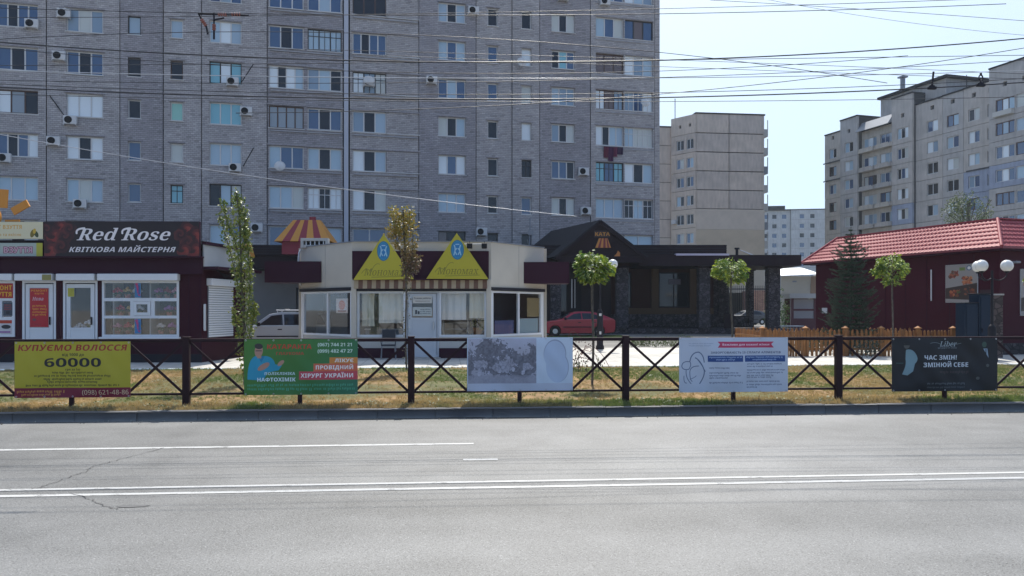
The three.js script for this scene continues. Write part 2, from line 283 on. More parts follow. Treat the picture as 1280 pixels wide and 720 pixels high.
// short dry grass on the verge: blades nobody could count
{
  rnd = RND(77);
  const tuft = (n, h, spread) => { const o = []; for (let i = 0; i < n; i++) { const a = rr(0, 6.28), d = rr(0, spread), x = Math.cos(a) * d, z = Math.sin(a) * d, w = rr(.003, .006), b = rr(0, 6.28), hh = h * rr(.5, 1), lx = rr(-.6, .6) * hh, lz = rr(-.6, .6) * hh; o.push(V(x - w * Math.cos(b), 0, z - w * Math.sin(b)), V(x + w * Math.cos(b), 0, z + w * Math.sin(b)), V(x + lx, hh, z + lz)); } const g = new THREE.BufferGeometry().setFromPoints(o); g.computeVertexNormals(); return g; };
  const mat = new THREE.MeshPhysicalMaterial({ color: 0xffffff, roughness: .9, side: THREE.DoubleSide, transmission: .5, thickness: 0 });
  const geo = tuft(16, .075, .09), N = 46000, im = new THREE.InstancedMesh(geo, mat, N), m4 = new THREE.Matrix4(), q = new THREE.Quaternion(), c = new THREE.Color();
  let k = 0, guard = 0;
  while (k < N && guard++ < N * 6) {
    const x = rr(-13, 17), d = KF + .17 + Math.pow(rnd(), 1.25) * 9.4;
    const patch = fbm(nA, x / 24 + .5, d / 24, 12, 3), green = fbm(nB, x / 30 + .3, d / 30, 16, 3);
    const edge = d < KF + 1.15 ? 1 : 0, right = x > 8.2 && d > 16 ? 1 : 0;
    if (rnd() > .25 + 1.3 * (patch - .35) + edge * .6 + right * .5 + (d > 19.5 ? .35 : 0)) continue;
    const s = rr(.45, 1) * (edge ? 1.15 : .8) * (rnd() < .05 ? 1.8 : 1);
    m4.compose(V(x, gd(d) - .008, -d), q.setFromAxisAngle(V(0, 1, 0), rr(0, 6.28)), V(s * rr(.8, 1.3), s, s)); im.setMatrixAt(k, m4);
    const gmix = Math.min(1, Math.max(0, (green - .5) * 7 + edge * .35 + right * .8 + (d > 19 ? .6 : 0) + rr(-.25, .25))), t = rr(.75, 1.2);
    c.setRGB((.40 * (1 - gmix) + .13 * gmix) * t, (.29 * (1 - gmix) + .18 * gmix) * t, (.12 * (1 - gmix) + .035 * gmix) * t); im.setColorAt(k, c); k++;
  }
  im.count = k; im.name = 'grass'; im.rotation.y = TH; im.userData = { kind: 'stuff', label: 'short dry yellow and green grass on the verge behind the kerb', category: 'grass' }; im.castShadow = im.receiveShadow = true; scene.add(im);
}
{ // low broad-leaved weeds in clumps
  rnd = RND(78); const P = [], C = [];
  for (let k = 0; k < 230; k++) { const near = k < 150, x = rr(-13, 16), d = near ? KF + rr(.2, 1.2) : rr(16, 23.8), n = 10 + Math.floor(rnd() * 26), R = rr(.05, .2); if (fbm(nC, x / 20 + .4, d / 20, 10, 2) < .46) continue;
    for (let i = 0; i < n; i++) { const a = rr(0, 6.28), q = R * Math.sqrt(rnd()), cx = x + Math.cos(a) * q, cz = -d + Math.sin(a) * q, y = gd(d) + rr(0, .06) * (1.2 - q / R), l = rr(.02, .05), b = rr(0, 6.28), e = V(Math.cos(b) * l, rr(.0, .03), Math.sin(b) * l), s2 = V(-Math.sin(b) * l * .35, .004, Math.cos(b) * l * .35), o = V(cx, y, cz), m = o.clone().addScaledVector(e, .5), t = rr(.7, 1.3), g2 = rnd(), col = [(.07 + .12 * g2) * t, (.12 + .09 * g2) * t, (.03 + .03 * g2) * t]; for (const v of [o, m.clone().add(s2), o.clone().add(e), o, o.clone().add(e), m.clone().sub(s2)]) { P.push(v.x, v.y, v.z); C.push(...col); } } }
  const g = new THREE.BufferGeometry(); g.setAttribute('position', new THREE.Float32BufferAttribute(P, 3)); g.setAttribute('color', new THREE.Float32BufferAttribute(C, 3)); g.computeVertexNormals();
  const m = mesh('weeds', g, M.leaf); m.rotation.y = TH; m.userData = { kind: 'stuff', label: 'low green weeds scattered along the kerb and verge', category: 'weeds' };
}
// ---------------------------------------------------------------- roadside railing
const FD = 15.1 * CT;
const postX = [-57, 233, 514, 782, 1048, 1310].map(px => { const u = (px - 640) / F, D = 15.1 / (1 - .083 * u); return toRoad(u * D, D).x; });
{
  const t = thing('roadside_fence', 'brown steel railing with crossed bars running along the kerb', 'fence', [0, 0, 0], TH);
  const Y0 = .365, Y1 = 1.315, G = .13, z = -FD, m = M.fenceBrown;
  const P = (x, y, dz = 0) => V(x, y, z + dz);
  for (const x of postX) { const p = mesh('post', [RB(x - .06, x + .06, G - .1, 1.37, z - .06, z + .06, .012)], m, t); mesh('post_cap', RB(x - .066, x + .066, 1.37, 1.385, z - .066, z + .066, .006), m, p); }
  const sec = (a, b, left, right) => {
    a += .06; b -= .06; const L = b - a, i0 = a + L * .253, i1 = b - L * .253;
    mesh('top_rail', RB(a, b, 1.29, 1.35, z - .03, z + .03, .008), m, t); mesh('bottom_rail', RB(a, b, Y0 - .02, Y0 + .02, z - .02, z + .02, .006), m, t);
    for (const x of [i0, i1]) mesh('upright', RB(x - .018, x + .018, Y0 + .02, 1.29, z - .018, z + .018, .005), m, t);
    mesh('short_leg', RB((a + b) / 2 - .04, (a + b) / 2 + .04, G - .1, Y0 - .02, z - .025, z + .025, .006), m, t);
    for (const [x0, x1] of [[a, i0 - .018], [i1 + .018, b]]) { mesh('brace', bar(P(x0, Y0 + .02, .008), P(x1, 1.28, .008), .045, .014), m, t); mesh('brace', bar(P(x0, 1.28, -.008), P(x1, Y0 + .02, -.008), .045, .014), m, t); }
  };
  for (let i = 0; i < 5; i++) sec(postX[i], postX[i + 1]);
}
// ---------------------------------------------------------------- banners tied to the railing
function banner(px0, px1, py0, py1, label, draw, seed, W = 1024) {
  const g = (px) => { const u = (px - 640) / F, D = 15.04 / (1 - .083 * u); return { x: toRoad(u * D, D).x, D }; };
  const a = g(px0), b = g(px1), y1 = (PY(py0, a.D) + PY(py0, b.D)) / 2, y0 = (PY(py1, a.D) + PY(py1, b.D)) / 2, w = b.x - a.x, h = y1 - y0;
  const tex = canvasTex(W, Math.round(W * h / w), draw), n = makeNoise(seed);
  const f = new THREE.PlaneGeometry(w, h, 32, 16), p = f.attributes.position;
  for (let i = 0; i < p.count; i++) { const u = p.getX(i) / w + .5, v = p.getY(i) / h + .5, e = Math.min(1, 6 * Math.min(u, 1 - u, v, 1 - v)); p.setZ(i, e * ((n(u * 5, v * 3, 64) - .5) * .03 + .018 * Math.sin(u * 9 + seed) + .008 * Math.sin(u * 31 + v * 13 + seed * 2))); }
  f.computeVertexNormals();
  const back = f.clone(); { const ix = back.index.array; for (let i = 0; i < ix.length; i += 3) { const q = ix[i]; ix[i] = ix[i + 1]; ix[i + 1] = q; } back.translate(0, 0, -.004); back.computeVertexNormals(); }
  const t = thing('banner', label, 'banner', [0, 0, 0], TH); const c = fromRoad((a.x + b.x) / 2, FD - .055); t.position.set(c.x, (y0 + y1) / 2, c.z);
  mesh('print', f, new THREE.MeshStandardMaterial({ map: tex, roughness: .5 }), t); mesh('backing', back, std(.5, .5, .5, .6), t);
  const ty = []; for (let i = 0; i < 5; i++) for (const s of [-1, 1]) ty.push(new THREE.TorusGeometry(.012, .004, 5, 10).translate(-w / 2 + .03 + (w - .06) * i / 4, s * (h / 2 - .02), .004));
  mesh('grommet', ty, M.steel, t);
  return t;
}
const txt = (g, s, x, y, font, fill, align = 'center', maxW) => { g.font = font; g.fillStyle = fill; g.textAlign = align; g.textBaseline = 'middle'; maxW ? g.fillText(s, x, y, maxW) : g.fillText(s, x, y); };
const stretch = (g, s, x, y, font, fill, w, skew = 0, align = 'center') => { g.font = font; const k = w / g.measureText(s).width; g.save(); g.translate(x, y); g.transform(k, 0, skew, 1, 0, 0); txt(g, s, 0, 0, font, fill, align); g.restore(); };
const mumble = (g, x, y, w, h, col, r) => { g.fillStyle = col; let q = x; while (q < x + w) { const l = h * (.8 + 3.2 * r()); for (let k = q; k < Math.min(q + l, x + w); k += h * .62) g.fillRect(k, y - h / 2 + (r() < .3 ? -h * .15 : 0), h * .38, h * (r() < .2 ? 1.15 : .8)); q += l + h * .7; } };
banner(18, 163, 427, 497, 'yellow banner with red heading and the number 60000', (g, w, h) => {
  const r = RND(1); g.fillStyle = '#b3a624'; g.fillRect(0, 0, w, h); g.fillStyle = '#7c1430'; g.fillRect(0, h * .825, w, h);
  stretch(g, 'КУПУЄМО ВОЛОССЯ', w / 2, h * .11, `bold ${h * .15}px sans-serif`, '#a01c1c', w * .95, -.2);
  txt(g, 'від 1000 до', w / 2, h * .235, `bold ${h * .07}px sans-serif`, '#33300f');
  stretch(g, '60000', w / 2, h * .375, `bold ${h * .215}px sans-serif`, '#15141c', w * .51);
  txt(g, 'грн за 1кг', w / 2, h * .5, `bold ${h * .055}px sans-serif`, '#33300f');
  for (const [y, a] of [[.56, .36], [.615, .66], [.675, .5], [.725, .44], [.785, .8]]) mumble(g, w / 2 - w * a / 2, h * y, w * a, h * .036, '#4a4512', r);
  mumble(g, w * .02, h * .895, w * .4, h * .042, '#c98c3a', r); mumble(g, w * .06, h * .95, w * .34, h * .036, '#c98c3a', r);
  txt(g, '(098) 621-48-86', w * .985, h * .91, `${h * .115}px sans-serif`, '#e0c9a0', 'right', w * .52);
}, 1);
banner(305, 447, 424, 493.5, 'green clinic banner with a man in a blue shirt', (g, w, h) => {
  const r = RND(2), gr = g.createLinearGradient(0, 0, w, h); gr.addColorStop(0, '#4a7f2c'); gr.addColorStop(.55, '#3f7a36'); gr.addColorStop(1, '#2f7258'); g.fillStyle = gr; g.fillRect(0, 0, w, h);
  g.fillStyle = '#2a9bb8'; g.beginPath(); g.moveTo(w * .03, h * .72); g.quadraticCurveTo(w * .03, h * .35, w * .1, h * .3); g.lineTo(w * .19, h * .3); g.quadraticCurveTo(w * .26, h * .32, w * .27, h * .45); g.lineTo(w * .33, h * .47); g.lineTo(w * .3, h * .56); g.lineTo(w * .2, h * .6); g.lineTo(w * .17, h * .74); g.closePath(); g.fill();
  g.fillStyle = '#1f7fa2'; g.beginPath(); g.moveTo(w * .12, h * .3); g.lineTo(w * .15, h * .42); g.lineTo(w * .18, h * .3); g.fill();
  g.fillStyle = '#b98c76'; g.beginPath(); g.ellipse(w * .128, h * .21, w * .036, h * .115, .1, 0, 7); g.fill(); g.fillRect(w * .115, h * .28, w * .035, h * .06);
  g.save(); g.translate(w * .17, h * .49); g.rotate(-.55); g.beginPath(); g.ellipse(0, 0, w * .058, h * .05, 0, 0, 7); g.fill(); g.restore();
  g.save(); g.translate(w * .32, h * .43); g.rotate(-.7); g.beginPath(); g.ellipse(0, 0, w * .035, h * .035, 0, 0, 7); g.fill(); g.restore();
  g.fillStyle = '#3c3532'; g.beginPath(); g.ellipse(w * .128, h * .125, w * .037, h * .05, .1, 0, 7); g.fill(); g.fillRect(w * .1, h * .2, w * .055, h * .014);
  g.strokeStyle = '#e08a2c'; g.lineWidth = 3;
  stretch(g, 'КАТАРАКТА', w * .395, h * .135, `bold ${h * .12}px sans-serif`, '#c8402a', w * .4, -.05); stretch(g, 'ГЛАУКОМА', w * .4, h * .255, `bold ${h * .075}px sans-serif`, '#bb4430', w * .25);
  stretch(g, '(067) 744 21 21', w * .8, h * .1, `bold ${h * .085}px sans-serif`, '#d9ead8', w * .31); stretch(g, '(099) 482 47 27', w * .8, h * .215, `bold ${h * .085}px sans-serif`, '#d9ead8', w * .31);
  g.fillStyle = '#d98a3a'; g.fillRect(w * .75, h * .33, w * .25, h * .11); g.fillStyle = '#d96a48'; g.fillRect(w * .61, h * .44, w * .39, h * .14); g.fillStyle = '#c94a55'; g.fillRect(w * .48, h * .58, w * .52, h * .15);
  stretch(g, 'ЛІКУЄ', w * .88, h * .385, `bold ${h * .09}px sans-serif`, '#f3efe6', w * .17); stretch(g, 'ПРОВІДНИЙ', w * .795, h * .51, `bold ${h * .1}px sans-serif`, '#f3efe6', w * .34); stretch(g, 'ХІРУРГ УКРАЇНИ', w * .73, h * .655, `bold ${h * .105}px sans-serif`, '#f3efe6', w * .47);
  stretch(g, 'ПОЛІКЛІНІКА', w * .31, h * .62, `bold ${h * .07}px sans-serif`, '#cfe3e6', w * .27); stretch(g, 'НАФТОХІМІК', w * .28, h * .725, `bold ${h * .095}px sans-serif`, '#e4f0f2', w * .34);
  for (const y of [.83, .9]) mumble(g, w * .03, h * y, w * .94, h * .045, '#4aa07c', r);
}, 2);
banner(584, 716, 421.8, 488.5, 'pale banner with a grey photograph of trees and an oval', (g, w, h) => {
  const r = RND(3); g.fillStyle = '#ccd8e4'; g.fillRect(0, 0, w, h); const W = w * .645, H = h * .845;
  { // printed picture: park with dark tree masses, pale bushes and figures
    const iw = Math.floor(W), ih = Math.floor(H), im = g.createImageData(iw, ih), T2 = [[.33, .22, .2, .22], [.3, .48, .26, .17], [.6, .42, .24, .2], [.78, .52, .14, .2], [.95, .42, .13, .26], [.03, .55, .08, .4], [.55, .7, .5, .14], [.78, .78, .2, .12]], P2 = [[.57, .58, .15, .15], [.43, .66, .1, .1], [.18, .56, .11, .1], [.87, .63, .07, .08]], S2 = [[.165, .78, .03, .06], [.47, .73, .02, .05], [.66, .68, .025, .06], [.8, .77, .03, .05], [.3, .76, .02, .05]];
    for (let y = 0; y < ih; y++) for (let x = 0; x < iw; x++) {
      const u = x / iw, v = y / ih, n1 = fbm(nA, u * .99, v * .6, 16, 3), n2 = nB(u * 63, v * 40, 64), n3 = nC(u * 40, v * 26, 64), q = (L, k) => L.reduce((m, [a, b2, c, d]) => Math.max(m, 1 - Math.hypot((u - a) / c, (v - b2) / d) + k * (n1 - .5) + .5 * (n2 - .5)), -1);
      let c = 176 - 30 * v + 10 * n1; const t = q(T2, 1.6); if (t > 0) c = 84 + 46 * (n3 - .4) + 26 * (n2 - .5) - 18 * Math.min(1, t * 2); if (v > .82) c = c * .35 + (140 + 36 * (n1 - .5) + 26 * (n2 - .5)) * .65;
      const p = q(P2, 2.2); if (p > .1) c = 128 + 62 * (n2 - .4) + 30 * (n3 - .5); if (q(S2, .9) > .1) c = 178 + 40 * (n2 - .5);
      c = 138 + (c - 138) * .66 + 20; const i = (y * iw + x) * 4; im.data[i] = c * .985; im.data[i + 1] = c * .98; im.data[i + 2] = c * 1.03 + 3; im.data[i + 3] = 255;
    }
    g.putImageData(im, Math.round(w * .008), Math.round(h * .015));
  }
  g.fillStyle = '#c3c8d4'; g.fillRect(0, h * .86, w, h * .14);
  g.fillStyle = '#9ba6ba'; g.beginPath(); g.ellipse(w * .83, h * .31, w * .108, h * .27, 0, 0, 7); g.fill(); g.beginPath(); g.ellipse(w * .855, h * .56, w * .108, h * .29, 0, 0, 7); g.fill();
  g.fillStyle = '#b9c7da'; g.beginPath(); g.ellipse(w * .828, h * .33, w * .103, h * .265, 0, 0, 7); g.fill(); g.beginPath(); g.ellipse(w * .852, h * .565, w * .104, h * .283, 0, 0, 7); g.fill();
}, 3);
banner(849, 985, 422, 490, 'grey white notice banner with outline drawing of mother and child', (g, w, h) => {
  const r = RND(4); g.fillStyle = '#c6ccd6'; g.fillRect(0, 0, w, h);
  g.fillStyle = '#c23a5c'; g.beginPath(); g.moveTo(w * .35, h * .075); g.lineTo(w * .87, h * .075); g.lineTo(w * .845, h * .12); g.lineTo(w * .87, h * .185); g.lineTo(w * .35, h * .185); g.lineTo(w * .372, h * .12); g.closePath(); g.fill();
  stretch(g, 'Важливо для кожної жінки', w * .61, h * .128, `bold ${h * .055}px sans-serif`, '#f0d8de', w * .44);
  stretch(g, 'ЗАБОРГОВАНІСТЬ ІЗ СПЛАТИ АЛІМЕНТІВ', w * .61, h * .275, `bold ${h * .055}px sans-serif`, '#47536b', w * .65);
  g.fillStyle = '#234a86'; g.fillRect(w * .262, h * .33, w * .32, h * .115); g.fillRect(w * .6, h * .33, w * .375, h * .115);
  for (const [x, a] of [[.275, .29], [.615, .34]]) { mumble(g, w * x, h * .365, w * a, h * .028, '#a9bcd8', r); mumble(g, w * (x + .06), h * .41, w * (a - .12), h * .028, '#a9bcd8', r); }
  for (const [y, a] of [[.56, .18], [.65, .26], [.7, .29], [.745, .16], [.83, .3]]) mumble(g, w * .275, h * y, w * a, h * .026, '#6a7488', r);
  for (const [y, a] of [[.49, .32], [.535, .24], [.6, .35], [.65, .33], [.7, .24], [.735, .22], [.81, .3], [.87, .33], [.915, .09]]) mumble(g, w * .62, h * y, w * a, h * .026, '#6a7488', r);
  mumble(g, w * .09, h * .11, w * .22, h * .018, '#9aa4b6', r); mumble(g, w * .09, h * .15, w * .2, h * .018, '#9aa4b6', r);
  g.strokeStyle = '#5b6a85'; g.lineCap = 'round'; const c = (lw, ...p) => { g.lineWidth = lw; g.beginPath(); g.moveTo(w * p[0], h * p[1]); for (let i = 2; i < p.length; i += 4) g.quadraticCurveTo(w * p[i], h * p[i + 1], w * p[i + 2], h * p[i + 3]); g.stroke(); };
  c(9, .1, .44, .11, .27, .18, .265, .225, .3, .23, .45); c(9, .15, .37, .2, .42, .23, .6, .235, .72, .19, .84); c(7, .1, .44, .03, .42, .025, .52, .03, .6, .09, .58, .12, .5, .1, .44); c(7, .18, .52, .1, .52, .1, .64, .1, .78, .12, .8); c(7, .065, .6, .06, .74, .11, .84); c(6, .045, .7, .04, .84, .07, .83); c(5, .16, .7, .14, .74, .1, .76); c(5, .16, .38, .21, .5, .24, .62);
}, 4);
banner(1115, 1247, 422.5, 489, 'black banner with white text and a man in a light shirt', (g, w, h) => {
  const r = RND(5); g.fillStyle = '#101218'; g.fillRect(0, 0, w, h);
  g.fillStyle = '#7e9ba0'; g.beginPath(); g.moveTo(w * .135, h * .22); g.quadraticCurveTo(w * .2, h * .18, w * .235, h * .34); g.quadraticCurveTo(w * .25, h * .42, w * .22, h * .48); g.lineTo(w * .2, h * .62); g.lineTo(w * .15, h * .7); g.lineTo(w * .1, h * .68); g.quadraticCurveTo(w * .14, h * .5, w * .13, h * .4); g.closePath(); g.fill();
  g.fillStyle = '#54544f'; g.beginPath(); g.ellipse(w * .14, h * .14, w * .026, h * .06, 0, 0, 7); g.fill(); g.fillStyle = '#0c0d10'; g.fillRect(w * .11, h * .11, w * .055, h * .025); g.beginPath(); g.ellipse(w * .145, h * .085, w * .03, h * .03, 0, 0, 7); g.fill();
  g.fillStyle = '#2b4a49'; g.fillRect(w * .04, h * .46, w * .07, h * .02);
  g.fillStyle = '#3c5648'; g.beginPath(); g.ellipse(w * .875, h * .125, w * .022, h * .055, 0, 0, 7); g.fill(); g.fillStyle = '#8fa3b0'; g.beginPath(); g.moveTo(w * .865, h * .2); g.lineTo(w * .905, h * .2); g.lineTo(w * .915, h * .38); g.closePath(); g.fill(); g.fillStyle = '#101218'; g.fillRect(w * .887, h * .21, w * .008, h * .14);
  g.fillStyle = '#4d5350'; g.beginPath(); g.ellipse(w * .905, h * .52, w * .014, h * .03, 0, 0, 7); g.fill(); g.beginPath(); g.ellipse(w * .815, h * .76, w * .016, h * .03, 0, 0, 7); g.fill();
  txt(g, 'Liber', w * .53, h * .115, `italic ${h * .13}px serif`, '#aebcbc'); g.strokeStyle = '#8b9a9a'; g.lineWidth = 3; g.beginPath(); g.moveTo(w * .36, h * .1); g.quadraticCurveTo(w * .42, h * .06, w * .47, h * .13); g.moveTo(w * .58, h * .13); g.lineTo(w * .66, h * .1); g.stroke();
  mumble(g, w * .43, h * .19, w * .18, h * .022, '#7d8688', r);
  stretch(g, 'ЧАС ЗМІН!', w * .46, h * .365, `bold ${h * .115}px sans-serif`, '#d3dade', w * .32); stretch(g, 'ЗМІНЮЙ СЕБЕ', w * .51, h * .505, `bold ${h * .115}px sans-serif`, '#d3dade', w * .44);
  mumble(g, w * .45, h * .65, w * .28, h * .05, '#3c3435', r); mumble(g, w * .33, h * .86, w * .36, h * .036, '#5d666a', r); mumble(g, w * .33, h * .93, w * .36, h * .03, '#4d565a', r);
}, 5);
// ---------------------------------------------------------------- grey brick apartment block
// window: frame mesh (shared) with pane children and a sill; x, y = centre, z = wall face
const geoCache = {};
const cached = (k, f) => geoCache[k] || (geoCache[k] = f());
function addWindow(parent, x, y, w, h, z, looks, frameMat, sillMat, opt = {}) {
  const n = looks.length, key = [w.toFixed(3), h.toFixed(3), n, opt.grid ? 1 : 0, opt.fw || .07].join(), fw = opt.fw || .07, rec = opt.rec ?? .15;
  const fr = cached('f' + key, () => {
    const L = [B(-w / 2, w / 2, h / 2 - fw, h / 2, -.04, .03), B(-w / 2, w / 2, -h / 2, -h / 2 + fw, -.04, .03), B(-w / 2, -w / 2 + fw, -h / 2 + fw, h / 2 - fw, -.038, .028), B(w / 2 - fw, w / 2, -h / 2 + fw, h / 2 - fw, -.038, .028)];
    for (let i = 1; i < n; i++) { const q = -w / 2 + w * i / n; L.push(B(q - fw * .6, q + fw * .6, -h / 2 + fw, h / 2 - fw, -.036, .026)); }
    if (opt.grid) { L.push(B(-w / 2 + fw, w / 2 - fw, h * .16, h * .16 + fw * .7, -.034, .024)); for (let i = 0; i < n; i++) { const q = -w / 2 + w * (i + .5) / n; L.push(B(q - fw * .3, q + fw * .3, -h / 2 + fw, h / 2 - fw, -.032, .022)); } }
    return mg(L);
  });
  const win = mesh('window', fr, frameMat, parent); win.position.set(x, y, z - rec); if (opt.turn) win.rotation.y = opt.turn;
  for (let i = 0; i < n; i++) {
    const pw = w / n - fw, ph = h - 2 * fw, g = cached('p' + pw.toFixed(3) + ph.toFixed(3), () => B(-pw / 2, pw / 2, -ph / 2, ph / 2, -.012, 0));
    const q = looks[i] === 'c' ? 'cpefch'[Math.floor(rnd() * 6)] : looks[i], p = mesh('pane', g, PANE[q] || PANE.c, win); p.position.set(-w / 2 + w * (i + .5) / n, 0, -.008);
    p.rotation.set((rnd() - .5) * .012, (rnd() - .5) * .03, 0);
  }
  if (sillMat) mesh('sill', cached('s' + w.toFixed(3) + rec, () => B(-w / 2 - .06, w / 2 + .06, -h / 2 - .05, -h / 2 - .005, -.02, rec + .07)), sillMat, win);
  return win;
}
const TB = 14.8 * Math.PI / 180, D_APT = 61.5;
{
  rnd = RND(101);
  const t = thing('apartment_block', 'tall grey brick apartment block with many windows filling the background', 'apartment building', [0, 0, -D_APT], TB);
  const S = (px) => { const u = (px - 640) / F; return u * D_APT / (1 - u * Math.tan(TB)) / Math.cos(TB); };
  const rowY = (r) => 6.93 + 2.8 * r;
  // columns: photo x, width, height, panes as seen from row 7 down to row 0 (w white, k dark, n brown frame)
  const C3 = 2.2, H3 = 1.5;
  const cols = [
    [-38, 2.3, 1.5, 'ccc bdb ccc bcb cdc ccc bcb ccc'], [22, 2.4, 1.5, 'ccc cbc bdbb bdb pkd:n bdbp ccc cdc'], [106, 2.2, 1.5, 'ccc bcc ccc bdb ppp pdp ccc ccc'], [168, .8, 1.25, 'c c c:k d:k d b b c'], [221, .8, 1.25, 'd b c d:n g c t:k+ b'],
    [282, 2.1, 1.5, 'ccc bcb cpc tct:k ttt ccc dcc:k cb'], [358, 2.35, 1.55, 'bbb bbb bdb pdcc kkkk:n cbb ccc bd'], [406, 2.35, 1.5, 'bcb bcb ccc:k+ ccd bdb cdc pdp:w+ cc'],
    [462, 2.4, 1.5, 'ddd ddd:n bdbb ccc:k+ cdc cdc cdc bb'], [503.5, 2.4, 1.5, 'bcb cdc bbb cbc cdc ddc:k+ pdp cc'], [565, 2.05, 1.4, 'ccc cdc cbc bcb cdc pbp ccc ndd:k'], [616, .78, 1.3, 'd d:w b b d d d d:k'], [658, .78, 1.3, 'b d p c p d:k+ b d:k'],
    [704, 1.85, 1.35, 'ccc cdc dtb ccc cdc bbd cdc dd:k'], [762, 2.3, 1.5, 'bcb cbc nnn:n cnc:n+ cdcc tbt:k+ ccc cc'], [798.5, 2.4, 1.5, 'pcc bnb:k pcc cbc:w+ ccc:w+ cdc dcd:w+ cc'],
  ];
  const holes = [], todo = [];
  cols.forEach(([px, w, h, rows], ci) => rows.split(' ').forEach((code, i) => {
    const r = 7 - i, [lk, fl = 'w'] = code.split(':'), x = S(px), y = rowY(r) - (h < 1.45 && w < 1 ? .04 : 0);
    holes.push([x - w / 2, x + w / 2, y - h / 2, y + h / 2]); todo.push([x, y, w, h, lk, fl, ci]);
  }));
  const grooves = [-75, 58, 150, 204, 252, 334, 429, 437, 523.5, 595, 640, 674.5, 738, 818].map(S), L0 = S(-75) - 8, L1 = S(825), top = 29.6;
  const edges = [L0, ...grooves, L1];
  for (let i = 0; i < edges.length - 1; i++) {
    const a = edges[i] + (i ? .028 : 0), b = edges[i + 1] - .028, hs = holes.filter(q => q[0] > a && q[1] < b), off = i % 2 ? .05 : 0;
    if (i === 7) continue;
    const w = mesh('wall', extrude(rectShape(a, b, .2, top, hs), .38 + off, -.38), i % 3 ? M.brick : M.brickDark, t);
    if (i === edges.length - 2 || i === 6) w.userData.label = 'brick wall strip beside the joint';
  }
  mesh('core', B(L0, L1 - .02, .2, top - .1, -12.5, -.4), M.seam, t);
  mesh('side_wall', B(L1 - .03, L1 + .02, .2, top, -12.5, -.39), M.brick, t);
  mesh('roof', [B(L0, L1 + .1, top, top + .25, -12.6, .15), B(-20, -14, top + .25, top + 2.6, -9, -4)], M.roofFelt, t);
  mesh('downpipe', [B(S(430), S(435.5), .3, top - .2, -.3, .02)], std(.42, .44, .50, .6), t);
  const FR = { w: M.offWhite, k: std(.03, .028, .03, .5), n: std(.07, .035, .025, .5) };
  for (const [x, y, w, h, lk, fl] of todo) addWindow(t, x, y, w, h, 0, lk, FR[fl[0]], M.offWhite, { grid: fl[1] === '+' });
  // loggia slabs: pale ledges under the paired windows
  const ledgeMat = tm('concrete', .9, .004, [.4, .4, .42]); for (const [a, b] of [[338, 427.5], [442, 522], [744, 817]]) for (let r = 0; r < 9; r++) mesh('loggia_ledge', B(S(a), S(b), rowY(r) - 1.02, rowY(r) - .94, -.02, .1), ledgeMat, t);
  for (const q of todo) mesh('lintel', cached('l' + q[2], () => B(-q[2] / 2 - .12, q[2] / 2 + .12, 0, .1, -.02, .062)), M.brickDark, t).position.set(q[0], q[1] + q[3] / 2 + .03, 0);
  // outdoor air conditioning units bolted to the wall
  const acBox = mg([RB(-.4, .4, -.28, .28, 0, .3, .03), B(-.42, -.36, -.34, -.28, -.06, .3), B(.3, .36, -.34, -.28, -.06, .3)]), acFan = mg([new THREE.CylinderGeometry(.21, .21, .02, 20).rotateX(Math.PI / 2).translate(-.1, 0, .302), new THREE.TorusGeometry(.22, .014, 6, 20).translate(-.1, 0, .31)]);
  for (const [px, py] of [[41, 31], [81, 18], [75, 71], [89, 151], [68, 177], [7, 198], [101, 255], [291, 103], [308, 140], [294, 210], [321, 285], [591, 14.5], [539, 101], [601, 290], [728, 215], [731, 264], [755, 3], [703, -3], [461, 104]]) {
    const u = (px - 640) / F, D = D_APT / (1 - u * Math.tan(TB)), a = mesh('air_conditioner', acBox, M.offWhite, t); a.position.set(S(px), PY(py, D), .07); mesh('fan', acFan, M.black, a);
  }
  const dish = new THREE.SphereGeometry(.55, 16, 6, 0, 6.283, 0, .75).rotateX(Math.PI / 2 - .35).translate(0, 0, -.2);
  for (const [px, py] of [[350, 212], [278, 0], [649, 83], [460, 106], [802, 133]]) { const u = (px - 640) / F, D = D_APT / (1 - u * Math.tan(TB)), a = mesh('satellite_dish', [dish, rod(V(0, 0, 0), V(0, -.1, -.3), .03), rod(V(0, -.2, .1), V(0, -.05, .5), .015)], M.offWhite, t); a.position.set(S(px), PY(py, D), .55); a.material.side = THREE.DoubleSide; }
  const cabs = []; for (const [x0, y0, x1, y1] of [[62, 119, 80, 144], [302, 103, 317, 80], [304, 208, 317, 185]]) { const P = (px, py) => { const u = (px - 640) / F, D = D_APT / (1 - u * Math.tan(TB)); return V(S(px), PY(py, D), .06); }; cabs.push(rod(P(x0, y0), P(x1, y1), .03)); } mesh('cable', cabs, M.dark, t);
}
{ // washing hung out of a loggia
  const D = 64, p = at(753, 184, D - .5), q = at(776, 184, D), t = thing('laundry', 'dark red and purple washing hung below a loggia of the grey block', 'laundry', p.toArray(), TB);
  const W = p.distanceTo(q); mesh('line', rod(V(0, 0, .3), V(W, 0, .3), .012), M.dark, t);
  [[0, .38, .85, .11, .02, .04], [.36, .8, 1.1, .06, .015, .05], [.78, 1.12, .75, .13, .03, .06], [1.1, W, .55, .04, .02, .05]].forEach(([a, b, h, r, g2, b2]) => {
    const g = new THREE.PlaneGeometry(b - a, h, 8, 8), P = g.attributes.position; for (let i = 0; i < P.count; i++) P.setZ(i, .05 * Math.sin(P.getX(i) * 14 + a * 9) + .03 * Math.sin(P.getY(i) * 5)); g.computeVertexNormals(); g.translate((a + b) / 2, -h / 2, .3);
    mesh('garment', g, std(r, g2, b2, .95, { side: THREE.DoubleSide }), t);
  });
}
